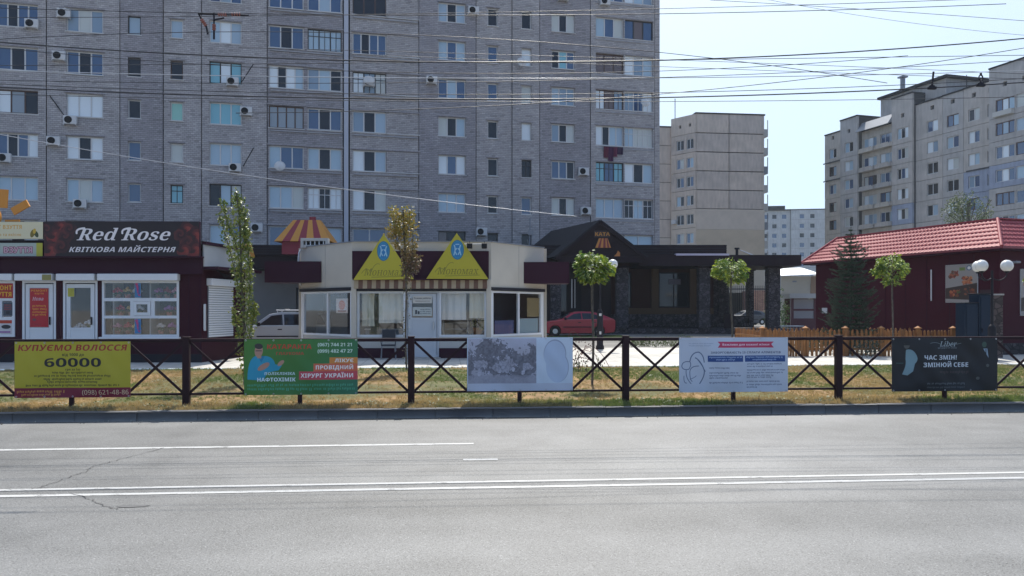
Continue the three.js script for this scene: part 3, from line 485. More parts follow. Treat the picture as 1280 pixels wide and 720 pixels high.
// ---------------------------------------------------------------- beige panel block with a blank end wall
{
  rnd = RND(55);
  const D0 = 119, t = thing('panel_block', 'beige concrete panel block with a blank end wall beside the grey block', 'apartment building', at(870, HZ, D0).setY(0).toArray(), .12);
  const W = 10.4, top = PY(142, D0), n = 10, ph = 2.76, mats = [tm('concrete', .9, .006, [.68, .56, .46]), tm('concrete', .9, .006, [.62, .52, .44]), tm('plaster', .9, .004, [.72, .60, .48]), tm('plaster', .9, .004, [.66, .53, .38])];
  // end wall: two panels per storey; the lower five storeys rendered over
  for (let k = 0; k < 5; k++) for (const [a, b] of [[0, W * .48], [W * .48, W]]) { const y1 = top - k * ph; mesh('panel', B(a + .05, b - .05, y1 - ph + .07, y1 - (k ? .07 : 0), -.3, rr(0, .02)), mats[(k + (a ? 1 : 0)) % 2], t); }
  const yb = top - 5 * ph; mesh('render_coat', B(0, W, yb - 3.0, yb - .03, -.3, .03), mats[2], t); mesh('render_coat', B(0, W, .3, yb - 3.02, -.3, .025), mats[3], t);
  const LW = 4.6, la = -.92, ca = Math.cos(la), sa = Math.sin(la);              // side with windows turned away to the left
  const side = new THREE.Group(); side.name = 'side_wall'; side.rotation.y = -1.0 ; t.add(side);
  for (let k = 0; k < n; k++) { const y1 = top - k * ph, wy = y1 - 1.5, hs = k ? [[-3.6, -2.2, wy - .7, wy + .8], [-1.75, -.45, wy - .7, wy + .8]] : [[-3.1, -2.7, wy - .2, wy + .3], [-1.3, -.9, wy - .2, wy + .3]];
    mesh('panel', extrude(rectShape(-LW, -.03, y1 - ph + .06, y1, hs), .3, -.3), k < 5 ? mats[k % 2] : mats[k < 7 ? 2 : 3], side);
    for (const h of hs) { if (k) addWindow(side, (h[0] + h[1]) / 2, (h[2] + h[3]) / 2, h[1] - h[0], h[3] - h[2], 0, ['cd', 'dd', 'bc', 'db'][k % 4], M.offWhite, null, { fw: .1 }); } }
  mesh('core', B(-LW + .05, -.05, .3, top - .1, -8, -.28), M.seam, side);
  mesh('core', B(.1, W - .05, .3, top - .1, -24, -.26), M.seam, t);
  for (let k = 0; k < n; k++) { const y1 = top - 1.2 - k * ph; mesh('panel', B(-7.6, -2.3, y1 - ph + .08, y1, -4.4, -4.1), k < 6 ? mats[0] : mats[2], t); } mesh('core', B(-9, -2.3, .3, top - 1.4, -12, -4.38), M.seam, t);
  mesh('roof', [B(-.1, W + .1, top, top + .2, -24, .1), B(-9, -2.2, top - 1.2, top - 1, -12, -4)], M.roofFelt, t);
  mesh('aerial', [rod(V(-1.5, top, -5), V(-1.5, top + 3.4, -5), .06), rod(V(-1.9, top + 3, -5), V(-1.1, top + 3, -5), .03)], M.dark, t);
  for (let k = 1; k < 9; k++) { const y = top - k * ph; const b = mesh('balcony', [B(W + .02, W + 1.1, y - .05, y + .1, -5, -1.2), B(W + 1.04, W + 1.1, y + .1, y + 1.05, -5, -1.2), B(W + .02, W + 1.04, y + .1, y + 1.05, -1.26, -1.2), B(W + 1.0, W + 1.1, y + 1.05, y + 2.4, -1.3, -1.2)], k % 3 ? M.pale : M.greyMetal, t); }
  mesh('air_conditioner', RB(-.4, .4, -.3, .3, 0, .35, .04).translate(-3.9, top - 5.6 * ph, .02), M.offWhite, side);
}
// ---------------------------------------------------------------- long panel block on the right
{
  rnd = RND(66);
  const A = at(1031, HZ, 130), Bp = at(1300, HZ, 94), dx = Bp.x - A.x, dz = Bp.z - A.z, L = Math.hypot(dx, dz), turn = Math.atan2(-dz, dx);
  const t = thing('long_panel_block', 'long weathered panel block with stepped roofline above the red roof', 'apartment building', [A.x, 0, A.z], turn);
  const S = (px) => { const u = (px - 640) / F; return (u * -A.z - A.x) / (dx + u * dz) * L; };
  const base = 26.25, ph = 2.8, mats = [tm('concrete', .9, .006, [.55, .50, .45]), tm('concrete', .9, .006, [.50, .47, .44]), tm('concrete', .9, .006, [.60, .54, .46])], blueGrey = tm('concrete', .9, .006, [.36, .40, .50]);
  // bays: px from, to, offset out, roof height, windows [px, width, panes]
  const bays = [[1031, 1057, 0, 29.4, [[1041, 1.7, 'cd']]], [1057, 1079, 1.0, 30.6, [[1068, 1.9, 'dc']]], [1079, 1119.5, .25, 28.2, [[1089.5, 2.7, 'ccc', 1], [1110.5, 2.7, 'cbc', 1]]], [1119.5, 1146, .7, 31.4, [[1133.5, 2.1, 'cdc']]], [1146, 1180, .2, 29.7, [[1167, 1.9, 'dc']]], [1180, 1206, .2, 29.75, [[1192.5, 1.9, 'dd']]], [1206, 1243.5, .2, 29.8, [[1219, 1.7, 'bd'], [1240, .9, 'd']]], [1243.5, 1300, .9, 31, [[1263.5, 2.6, 'bcb'], [1288, 2.3, 'cc']]]];
  for (const [p0, p1, off, top, wins] of bays) {
    const a = S(p0), b = S(p1), nn = 9;
    for (let r = 0; r < nn; r++) {
      const y = base - r * ph, y1 = r ? y + 1.4 : top, y0 = y - 1.4, hs = [];
      const ws = wins.map(([px, w, lk, log]) => { const x = S(px); hs.push([x - w / 2, x + w / 2, y - .72, y + .78]); return [x, w, lk, log]; });
      if (!r) for (const [px] of wins) if (top > 29) { const x = S(px); hs.push([x - .3, x + .3, y + 2.2, y + 2.75]); }
      const blue = (p0 >= 1206 && (r === 3 || r === 4) && p0 < 1243) || (p0 >= 1243 && r === 3) || (p0 >= 1119 && p0 < 1146 && r === 4 && rnd() < 2);
      mesh('panel', extrude(rectShape(a + .025, b - .025, y0 + .025, y1 - .025, hs), .3 + rr(0, .02), off - .3), blue ? blueGrey : mats[Math.floor(r * 3 + p0) % 3], t);
      ws.forEach(([x, w, lk, log]) => {
        const alt = ['cd', 'dc', 'bc', 'cb', 'dd', 'pc'], l = lk.length === 1 ? 'bd'[r % 2] : lk.length === 2 ? alt[Math.floor(rnd() * 6)] : lk.split('').map(c => rnd() < .35 ? 'cbdp'[Math.floor(rnd() * 4)] : c).join('');
        addWindow(t, x, y + .03, w, 1.5, off, l, rnd() < .22 && w > 1 ? std(.08, .035, .03, .6) : M.offWhite, null, { fw: .09, grid: false });
        if (log) mesh('balcony', [B(x - 1.5, x + 1.5, y - 1.35, y - 1.2, off, off + .9), sheetQuad(V(x - 1.5, y - 1.2, off + .85), V(x + 1.5, y - 1.2, off + .85), V(x + 1.15, y - .72, off + .9), V(x - 1.15, y - .72, off + .9), .06), B(x - 1.5, x - 1.42, y - 1.2, y - .75, off, off + .85), B(x + 1.42, x + 1.5, y - 1.2, y - .75, off, off + .85)], mats[(r + 2) % 3], t);
        if (x > S(1255) && x < S(1270) && r === 0) mesh('balcony', B(x - 1.3, x + 1.3, y - 1.3, y - .72, off, off + .5), M.pale, t);
      });
    }
    mesh('core', B(a - .02, b + .02, .3, top - .1, -12, off - .28), M.seam, t);
    mesh('roof', B(a, b, top - .02, top + .16, -12, off + .12), M.roofFelt, t);
  }
  const seam = []; for (const [p0, p1, r] of [[1031, 1057, .5], [1031, 1057, 1.5], [1210, 1300, 2.5]]) slabSeam(p0, p1, r); function slabSeam(p0, p1, r) { const y = base - r * ph + .05; seam.push(B(S(p0), S(p1), y - .09, y + .09, 1.0, 1.06)); } mesh('tarred_joint', seam.map(g => g.translate(0, 0, -.75)), M.seam, t);
  mesh('lift_room', [B(S(1091), S(1172), 28.3, 32.6, -9, -1.4)], mats[1], t); mesh('lift_room_roof', B(S(1090), S(1176), 32.6, 32.95, -9.4, -.9), M.roofFelt, t);
  mesh('awning', sheetQuad(V(S(1078), 28.1, 1.3), V(S(1119), 28.1, 1.3), V(S(1119), 29.5, .3), V(S(1078), 29.5, .3), .05), M.greyMetal, t);
  mesh('chimney', [rod(V(S(1107), 32.7, -3), V(S(1107), 35.4, -3), .35), B(S(1107) - .5, S(1107) + .5, 35.3, 35.5, -3.5, -2.5)], M.greyMetal, t);
  mesh('aerial', rod(V(S(1178), 30, -4), V(S(1178), 33, -4), .05), M.dark, t);
}
// ---------------------------------------------------------------- far pale block
{
  rnd = RND(88);
  const D = 245, t = thing('far_block', 'pale hazy apartment block far behind the red roofed pavilion', 'apartment building', at(988, HZ, D).setY(0).toArray(), -.15);
  const top = PY(263, D), sx = D / F, mat = tm('concrete', .9, .006, [.62, .62, .60]), ph = 2.85;
  const wallWith = (x0, x1, z, cols) => { const hs = []; for (let r = 0; r < 10; r++) for (const c of cols) hs.push([c - .75, c + .75, top - 2.6 - r * ph, top - 1.1 - r * ph]); mesh('wall', extrude(rectShape(x0, x1, .3, top, hs), .4, z - .4), mat, t); for (const h of hs) addWindow(t, (h[0] + h[1]) / 2, (h[2] + h[3]) / 2, 1.5, 1.5, z, rnd() < .5 ? 'd' : 'b', M.offWhite, null, { fw: .14 }); };
  wallWith(-9, 0, 0, [-7, -4.6, -1.8]); wallWith(.05, 13, .6, [3.2, 6.2]);
  mesh('core', B(-9, 13, .3, top - .1, -12, -.35), M.seam, t); mesh('roof', [B(-9.1, 13.1, top, top + .3, -12, .7), B(-6, -1, top + .3, top + 1.8, -8, -3)], M.roofFelt, t);
  const j = []; for (let r = 1; r < 10; r++) j.push(B(.1, 12.9, top - r * ph - .08, top - r * ph + .04, .58, .64)); mesh('panel_joint', j, M.concrete, t);
}
// ---------------------------------------------------------------- row of small shops on the left (maroon cladding)
function glassPane(name, x0, x1, y0, y1, z, parent) { return mesh(name, B(x0, x1, y0, y1, z - .006, z + .006), M.glass, parent); }
function frameRect(x0, x1, y0, y1, z, w, d = .06) { return [B(x0, x1, y1 - w, y1, z - d / 2, z + d / 2), B(x0, x1, y0, y0 + w, z - d / 2, z + d / 2), B(x0, x0 + w, y0 + w, y1 - w, z - d / 2 + .002, z + d / 2 - .002), B(x1 - w, x1, y0 + w, y1 - w, z - d / 2 + .002, z + d / 2 - .002)]; }
const printed = (w, h, pw, ph, draw, rough = .5) => new THREE.MeshStandardMaterial({ map: canvasTex(pw, ph, draw), roughness: rough });
function board(name, x0, x1, y0, y1, z, t, mat, edge, parent) {           // sign: printed front on a shallow box
  const p = mesh(name, B(x0, x1, y0, y1, z - t, z - .003), edge, parent); mesh('print', new THREE.PlaneGeometry(x1 - x0 - .01, y1 - y0 - .01).translate((x0 + x1) / 2, (y0 + y1) / 2, z), mat, p); return p;
}
{
  rnd = RND(200);
  const D = 25.6, X = (px) => PX(px, D), Y = (py) => PY(py, D), g0 = .2;
  const t = thing('shop_row', 'low maroon clad shop building with flower shop sign and white shutter boxes', 'shop', [0, 0, -D]);
  const xl = -19.5, xr = X(252), yTop = Y(300), win = [X(128), X(224), Y(421), Y(351)], d1 = [X(28), X(70), g0 + .08, Y(351)], d2 = [X(79), X(122), g0 + .08, Y(351)], w0 = [X(-34), X(19), Y(421), Y(351)];
  mesh('wall', extrude(rectShape(xl, xr, g0 - .1, Y(322), [w0, d1, d2, win]), .14, -.14), M.maroon, t);
  const seams = []; for (const px of [24, 74, 125, 236, 250]) seams.push(B(X(px) - .012, X(px) + .012, g0, Y(343), .001, .008)); mesh('cladding_joint', seams, M.maroonSmooth, t);
  mesh('plinth', B(xl, xr + .02, g0 - .1, g0 + .28, .002, .03).translate(0, 0, .02), M.dark, t);
  // side wall on the right, shutter and pale parapet panel
  const s = new THREE.Group(); s.name = 'side_wall'; s.position.set(xr, 0, 0); s.rotation.y = 1.42; t.add(s);        // local +x runs away from the road
  mesh('cladding', B(0, 2.9, g0 - .1, Y(322), -.14, -.002), M.maroon, s);
  const sh = mesh('rolling_shutter', B(.35, 1.95, .98, 2.62, .003, .03), M.greyMetal, s); for (let i = 0; i < 22; i++) { const y = .99 + i * .0745; mesh('slat', cached('slat', () => new RoundedBoxGeometry(1.58, .058, .034, 2, .014)), M.white, s).position.set(1.15, y + .035, .04); }
  mesh('shutter_box', RB(.28, 2.1, 2.63, 2.86, .003, .2, .02), M.white, s);
  mesh('parapet_panel', B(-.02, 3.0, Y(333), Y(306), .05, .1), M.dirtyWhite, s); mesh('parapet_trim', B(-.02, 3.05, Y(306) + .003, Y(302), .03, .16), M.maroonSmooth, s); mesh('soffit', B(0, 3.0, Y(333) - .09, Y(333) - .003, -.1, .55), M.maroonSmooth, s);
  mesh('corner_strip', B(2.91, 3.12, g0 - .1, Y(330), -.16, .06), M.cream, s);
  mesh('lamp', RB(-.02, .06, 1.2, 2.05, .06, .14, .03), M.steel, s);
  const wires = []; for (let k = 0; k < 3; k++) wires.push(tube([V(.3 + k * .1, Y(335), .2), V(1.2, 2.98 - .05 * k, .25), V(2.0, 3.0 + k * .06, .18), V(2.95, 3.35, .1)], .012, 16, 5)); mesh('cable', wires, M.dark, s);
  mesh('roof', B(xl, xr - .1, yTop - .12, yTop, -3.4, -.02), M.roofFelt, t); mesh('back_wall', B(xl, xr + .3, g0 - .1, yTop - .12, -3.4, -3.25), M.maroonSmooth, t); mesh('floor', B(xl, xr, g0 - .1, g0 + .05, -3.2, -.15), M.greyMetal, t); mesh('ceiling', B(xl, xr, Y(330), Y(328), -3.2, -.15), M.greyMetal, t);
  mesh('partition', [B(X(73), X(76), g0, Y(330), -3.2, -.15), B(X(22), X(25), g0, Y(330), -3.2, -.15)], M.greyMetal, t);
  mesh('fascia', [B(xl, xr + .06, Y(343), Y(322) + .02, .002, .1), B(xl, xr + .12, Y(323), Y(321), .1, .3)], M.maroonSmooth, t);
  // roller shutter boxes above every opening
  for (const [a, b] of [[-36, 20], [23.5, 70], [75, 122], [126, 225]]) { const b1 = mesh('shutter_box', RB(X(a), X(b), Y(351), Y(342.5), .003, .24, .02), M.white, t); mesh('end_cap', [B(X(a) - .012, X(a) + .01, Y(350.6), Y(343), .02, .22), B(X(b) - .01, X(b) + .012, Y(350.6), Y(343), .02, .22)], M.offWhite, b1); }
  const sticker = mesh('sticker', B(X(58), X(69.5), Y(350.5), Y(343.5), .241, .244), std(.28, .25, .08, .6), t);
  // doors
  const door = (q, poster) => {
    const [a, b, y0, y1] = q, d = mesh('door', [...frameRect(a, b, y0, y1, -.03, .07, .08), ...frameRect(a + .1, b - .1, y0 + .05, y1 - .1, -.03, .12, .06), B(a + .22, b - .22, y0 + .17, Y(412), -.045, -.015), B(a + .22, b - .22, Y(412), Y(409.5), -.05, .0)], M.whitePlastic, t);
    glassPane('pane', a + .22, b - .22, Y(409.5), y1 - .22, -.03, d); mesh('handle', [RB(b - .2, b - .16, Y(406), Y(396), .01, .05, .01)], M.dark, d); mesh('threshold', B(a - .1, b + .1, g0 - .08, y0 - .004, -.1, .3), M.greyMetal, d);
    if (poster) board('poster', a + .23, b - .23, Y(409), y1 - .23, .002, .006, printed(1, 2, 256, 512, (g, w, h) => { const r = RND(9); g.fillStyle = '#b5202c'; g.fillRect(0, 0, w, h); stretch(g, 'РЕМОНТ', w / 2, h * .06, `bold 40px sans-serif`, '#e09a3a', w * .9); stretch(g, 'взуття', w / 2, h * .13, `bold 34px sans-serif`, '#e09a3a', w * .5); txt(g, 'Нова', w * .42, h * .27, 'italic 62px serif', '#d8d2d6'); for (const y of [.46, .54, .62, .69]) mumble(g, w * .14, h * y, w * .72, 24, '#dd9a34', r); g.fillStyle = '#77444a'; g.beginPath(); g.ellipse(w * .24, h * .81, 26, 18, 0, 0, 7); g.fill(); mumble(g, w * .1, h * .93, w * .5, 14, '#8a3138', r); }), M.white, d);
    return d;
  };
  door(d1, true); const dd2 = door(d2, false);
  board('notice', X(84.5), X(93), Y(371), Y(360), .0, .006, std(.45, .42, .06, .6), M.white, dd2);
  // shop window of the flower shop: three bands, a small serving window in the middle
  const wf = mesh('window', [...frameRect(win[0], win[1], win[2], win[3], -.02, .07, .1), B(win[0] + .07, win[1] - .07, Y(376.5), Y(372.5), -.06, .02), B(win[0] + .07, win[1] - .07, Y(398), Y(394.5), -.06, .02), B(X(163), X(167), Y(394.5), Y(376.5), -.055, .015), B(X(189), X(193.5), Y(394.5), Y(376.5), -.055, .015), ...frameRect(X(167.5), X(188.5), Y(394.2), Y(376.8), .0, .09, .08)], M.whitePlastic, t);
  for (const [a, b, c, d] of [[win[0] + .07, win[1] - .07, Y(372.5), win[3] - .07], [win[0] + .07, X(163), Y(394.5), Y(376.5)], [X(171), X(185.5), Y(391), Y(380)], [X(193.5), win[1] - .07, Y(394.5), Y(376.5)], [win[0] + .07, win[1] - .07, win[2] + .07, Y(398)]]) glassPane('pane', a, b, c, d, -.02, wf);
  for (const [y0, y1] of [[372, 353], [417, 398.5]]) board('sticker', X(168.5), X(176.5), Y(y0), Y(y1), .012, .005, printed(1, 2, 64, 128, (g, w, h) => { g.fillStyle = '#3f7fae'; g.fillRect(0, 0, w, h); g.fillStyle = '#c04a7a'; for (let i = 0; i < 5; i++) { g.beginPath(); g.ellipse(w * (.3 + .1 * i % .5), h * (.12 + .17 * i), 16, 12, i, 0, 7); g.fill(); } g.fillStyle = '#2f5f9a'; g.fillRect(w * .6, h * .2, 14, h * .6); }), M.white, wf);
  mesh('window_sill', RB(win[0] - .05, win[1] + .05, win[2] - .06, win[2] - .003, -.1, .16, .01), M.white, wf);
  // left poster window
  const lw = mesh('window', [...frameRect(...w0, -.02, .09, .1), B(w0[0] + .09, w0[1] - .09, Y(376), Y(373), -.06, .02), B(w0[0] + .09, w0[1] - .09, Y(400), Y(396), -.06, .02), B(X(0), X(3), Y(396), Y(376), -.055, .015)], M.whitePlastic, t);
  glassPane('pane', w0[0] + .09, w0[1] - .09, w0[2] + .09, w0[3] - .09, -.025, lw);
  board('poster', w0[0] + .1, w0[1] - .04, Y(373), Y(354), .035, .006, printed(2, 1, 512, 192, (g, w, h) => { g.fillStyle = '#a81c24'; g.fillRect(0, 0, w, h); txt(g, 'РЕМОНТ', w * .97, h * .3, 'bold 84px sans-serif', '#e0b32c', 'right'); txt(g, 'ВЗУТТЯ', w * .97, h * .74, 'bold 84px sans-serif', '#e0b32c', 'right'); }), M.white, lw);
  board('poster', X(4.5), X(16.5), Y(395), Y(377.5), .03, .006, printed(1, 1, 128, 192, (g, w, h) => { const r = RND(4); g.fillStyle = '#3b4450'; g.fillRect(0, 0, w, h); for (const y of [.22, .38, .52]) mumble(g, 14, h * y, 100, 16, '#b0352f', r); g.fillStyle = '#20242c'; g.fillRect(40, h * .66, 50, h * .2); }), M.white, lw);
  board('poster', w0[0] + .1, w0[1] - .08, w0[2] + .1, Y(400), .03, .006, printed(2, 1, 512, 192, (g, w, h) => { g.fillStyle = '#c8c4c4'; g.fillRect(0, 0, w, h); g.fillStyle = '#b83a20'; g.fillRect(0, 0, w, h * .24); g.fillStyle = '#23232c'; for (const x of [.2, .5, .84]) { g.beginPath(); g.ellipse(w * x, h * .5, 66, 30, 0, 0, 7); g.fill(); } g.fillStyle = '#8a3a8c'; g.fillRect(w * .3, h * .84, w * .66, h * .1); }), M.white, lw);
  // signs on the roof edge
  const sb = board('signboard', X(59.5), X(252), Y(322), Y(277.5), .2, .14, printed(4, 1, 2048, 476, (g, w, h) => {
    const r = RND(31); g.fillStyle = '#1c0d14'; g.fillRect(0, 0, w, h);
    const rose = (x, y, R, c) => { for (let i = 0; i < 26; i++) { const q = 1 - i / 26, a = i * 2.4; g.globalAlpha = .75; g.fillStyle = c[i % c.length]; g.beginPath(); g.ellipse(x + Math.cos(a) * R * q * .32, y + Math.sin(a) * R * q * .32, R * q, R * q * .72, a, 0, 7); g.fill(); } g.globalAlpha = 1; };
    const red = ['#5a1a1c', '#7d2422', '#3c1014', '#8e3a2e', '#240a0e'], dk = ['#40141a', '#59201f', '#2a0c10'];
    for (const [x, y, R, c] of [[60, 250, 110, dk], [200, 60, 90, red], [130, 180, 95, red], [270, 190, 100, dk], [70, 370, 100, red], [220, 330, 95, dk], [330, 90, 80, dk], [30, 100, 80, dk], [1870, 100, 95, red], [1990, 180, 100, red], [1900, 270, 105, dk], [1985, 370, 100, red], [1800, 170, 80, dk], [1840, 370, 80, red]]) rose(x, y, R, c);
    g.strokeStyle = '#e6dede'; g.lineCap = 'round';
    stretch(g, 'Red Rose', w * .51, h * .37, `italic bold ${h * .46}px serif`, '#ece6e6', w * .6, -.12);
    g.lineWidth = 26; g.strokeStyle = '#ece6e6'; for (const x of [.215, .51]) { g.beginPath(); g.moveTo(w * (x + .045), h * .19); g.quadraticCurveTo(w * (x - .012), h * .2, w * (x - .005), h * .33); g.stroke(); }
    stretch(g, 'КВІТКОВА МАЙСТЕРНЯ', w * .5, h * .79, `bold italic ${h * .2}px sans-serif`, '#e4dfe0', w * .69, -.06);
  }), M.maroonSmooth, t); sb.userData.label = 'dark sign with white lettering between red roses';
  board('signboard', X(-34), X(58.5), Y(299.5), Y(278), .2, .14, printed(4, 1, 1024, 238, (g, w, h) => { g.fillStyle = '#d8d0ae'; g.fillRect(0, 0, w, h); txt(g, 'РЕМОНТ ВЗУТТЯ', w * .72, h * .3, `bold ${h * .32}px sans-serif`, '#d6a24a', 'right', w * .7); txt(g, 'швидко та якісно', w * .71, h * .75, `bold ${h * .24}px sans-serif`, '#cfa55e', 'right', w * .5); g.fillStyle = '#7a6a1e'; g.beginPath(); g.ellipse(w * .86, h * .68, w * .03, h * .24, .3, 0, 7); g.fill(); g.fillStyle = '#3c4a26'; g.beginPath(); g.ellipse(w * .91, h * .72, w * .026, h * .2, -.4, 0, 7); g.fill(); g.fillStyle = '#c9a638'; g.beginPath(); g.ellipse(w * .885, h * .55, w * .02, h * .16, .1, 0, 7); g.fill(); }), M.maroonSmooth, t);
  board('signboard', X(-34), X(57), Y(321.5), Y(304), .16, .1, printed(4, 1, 1024, 196, (g, w, h) => { g.fillStyle = '#a9b5ac'; g.fillRect(0, 0, w, h); g.fillStyle = '#b4b03a'; g.fillRect(w * .915, 0, w * .085, h); g.font = `bold ${h * .6}px sans-serif`; g.textAlign = 'right'; g.textBaseline = 'middle'; g.lineWidth = 14; g.strokeStyle = '#7a2f4a'; g.strokeText('ВЗУТТЯ', w * .87, h * .52, w * .5); g.fillStyle = '#c9a3b0'; g.fillText('ВЗУТТЯ', w * .87, h * .52, w * .5); }), M.maroonSmooth, t);
  // orange sun emblem standing on the roof at the frame edge
  const sunS = mesh('sun_emblem', new THREE.CylinderGeometry(.42, .42, .06, 28).rotateX(Math.PI / 2).translate(X(-14), Y(272), .05), std(.62, .27, .03, .55), t), om = std(.60, .24, .025, .55);
  for (const [x0, y0, x1, y1, w] of [[3, 260, 4.5, 237, .36], [17, 265, 36.5, 254, .24], [-32, 260, -34, 237, .36], [-46, 266, -64, 254, .24], [8, 277.5, 26, 277, .12]]) mesh('ray', bar(V(X(x0), Y(y0), .05), V(X(x1), Y(y1), .05), w, .05), om, sunS);
  mesh('roof_unit', [RB(X(266), X(277), Y(305), Y(292), -1.5, -1.0, .03), tube([V(X(276), Y(300), -1.2), V(X(281), Y(294), -1.1), V(X(286), Y(298), -1), V(X(287), Y(316), -.9)], .035, 14, 6)], M.offWhite, t);
}
{ // things inside the flower shop
  rnd = RND(210);
  const D = 25.6, X = (px) => PX(px, D), Y = (py) => PY(py, D);
  const sh = thing('display_shelf', 'white shelving with goods behind the flower shop window', 'shelf', [0, 0, -D - .75]);
  for (const y of [Y(420), Y(397), Y(374.5)]) mesh('shelf_board', RB(X(131), X(224), y - .03, y, -.45, .2, .008), M.offWhite, sh); mesh('shade_panel', B(X(131), X(224), .3, Y(352), -.5, -.46), std(.045, .05, .045, .7), sh); for (const px of [131, 178, 224]) mesh('side_panel', B(X(px) - .02, X(px) + .02, .3, Y(352), -.45, .19), M.offWhite, sh);  // dark panel behind the boards is added so the shop interior reads as shaded
  const petals = [[.62, .05, .09], [.72, .45, .12], [.75, .72, .70], [.55, .2, .5], [.35, .03, .05], [.7, .3, .4]], tone = ['red', 'orange', 'white', 'purple', 'dark red', 'pink'];
  const pot = new THREE.LatheGeometry([[0, 0], [.07, 0], [.1, .2], [.085, .2], [.06, .03], [0, .03]].map(p => new THREE.Vector2(...p)), 14);
  const bouquet = (name, label, group, pos, R, h, col, potMat, vase = true) => {
    const t = thing(name, label, 'flowers', pos, rr(0, 3), group); if (vase) mesh('pot', pot.clone().scale(1, h / .5, 1), potMat, t);
    const fl = [], lv = []; for (let i = 0; i < 15; i++) { const a = i * 2.4, q = Math.sqrt(i / 15) * R; const c = V(Math.cos(a) * q, h * .75 + (R - q) * .7 + rr(-.02, .02), Math.sin(a) * q); fl.push(new THREE.IcosahedronGeometry(rr(.03, .05), 1).translate(c.x, c.y, c.z)); lv.push(rod(V(0, h * .25, 0), c, .004), new THREE.ConeGeometry(.025, .12, 4).rotateZ(rr(-1, 1)).translate(c.x * .8, c.y - .09, c.z * .8)); }
    mesh('blossoms', fl, std(...col, .8), t).userData.kind = 'stuff'; mesh('stems', lv, std(.05, .12, .03, .8), t).userData.kind = 'stuff';
  };
  let i = 0; for (const [py, list] of [[372.5, [136, 148, 160, 186, 198, 211]], [395, [137, 150, 160, 200, 212]], [418, [136, 147, 159, 190, 203, 215]]]) for (const px of list) { const k = i++ % 6, c = petals[k], nth = ['first', 'second', 'third', 'fourth', 'fifth', 'sixth'][list.indexOf(px)]; bouquet('flower_pot', `pot of ${tone[k]} flowers, ${nth} from the door side on the ${py < 380 ? 'top' : py < 400 ? 'middle' : 'bottom'} window shelf`, 'flower pots on the shop shelving', [X(px), Y(py) + .004, -D - .7 + rr(-.1, .12)], .13, .3, c, std(.3 + .3 * rnd(), .2, .16, .6)); }
  bouquet('flower_bouquet', 'white bouquet behind the flower shop door glass, nearer the hinge side', undefined, [X(91), .95, -D - .45], .2, .45, [.7, .72, .74], M.offWhite); bouquet('flower_bouquet', 'white bouquet behind the flower shop door glass, nearer the handle', undefined, [X(107), 1.05, -D - .4], .2, .5, [.7, .72, .74], M.offWhite);
  const st = thing('plant_stand', 'small dark stand under the bouquets behind the shop door', 'stand', [X(99), .25, -D - .45]); mesh('top', RB(-.4, .4, .64, .7, -.2, .2, .01), M.dark, st); for (const sx of [-1, 1]) for (const sz of [-1, 1]) mesh('leg', rod(V(sx * .35, 0, sz * .15), V(sx * .35, .64, sz * .15), .018), M.dark, st);
}
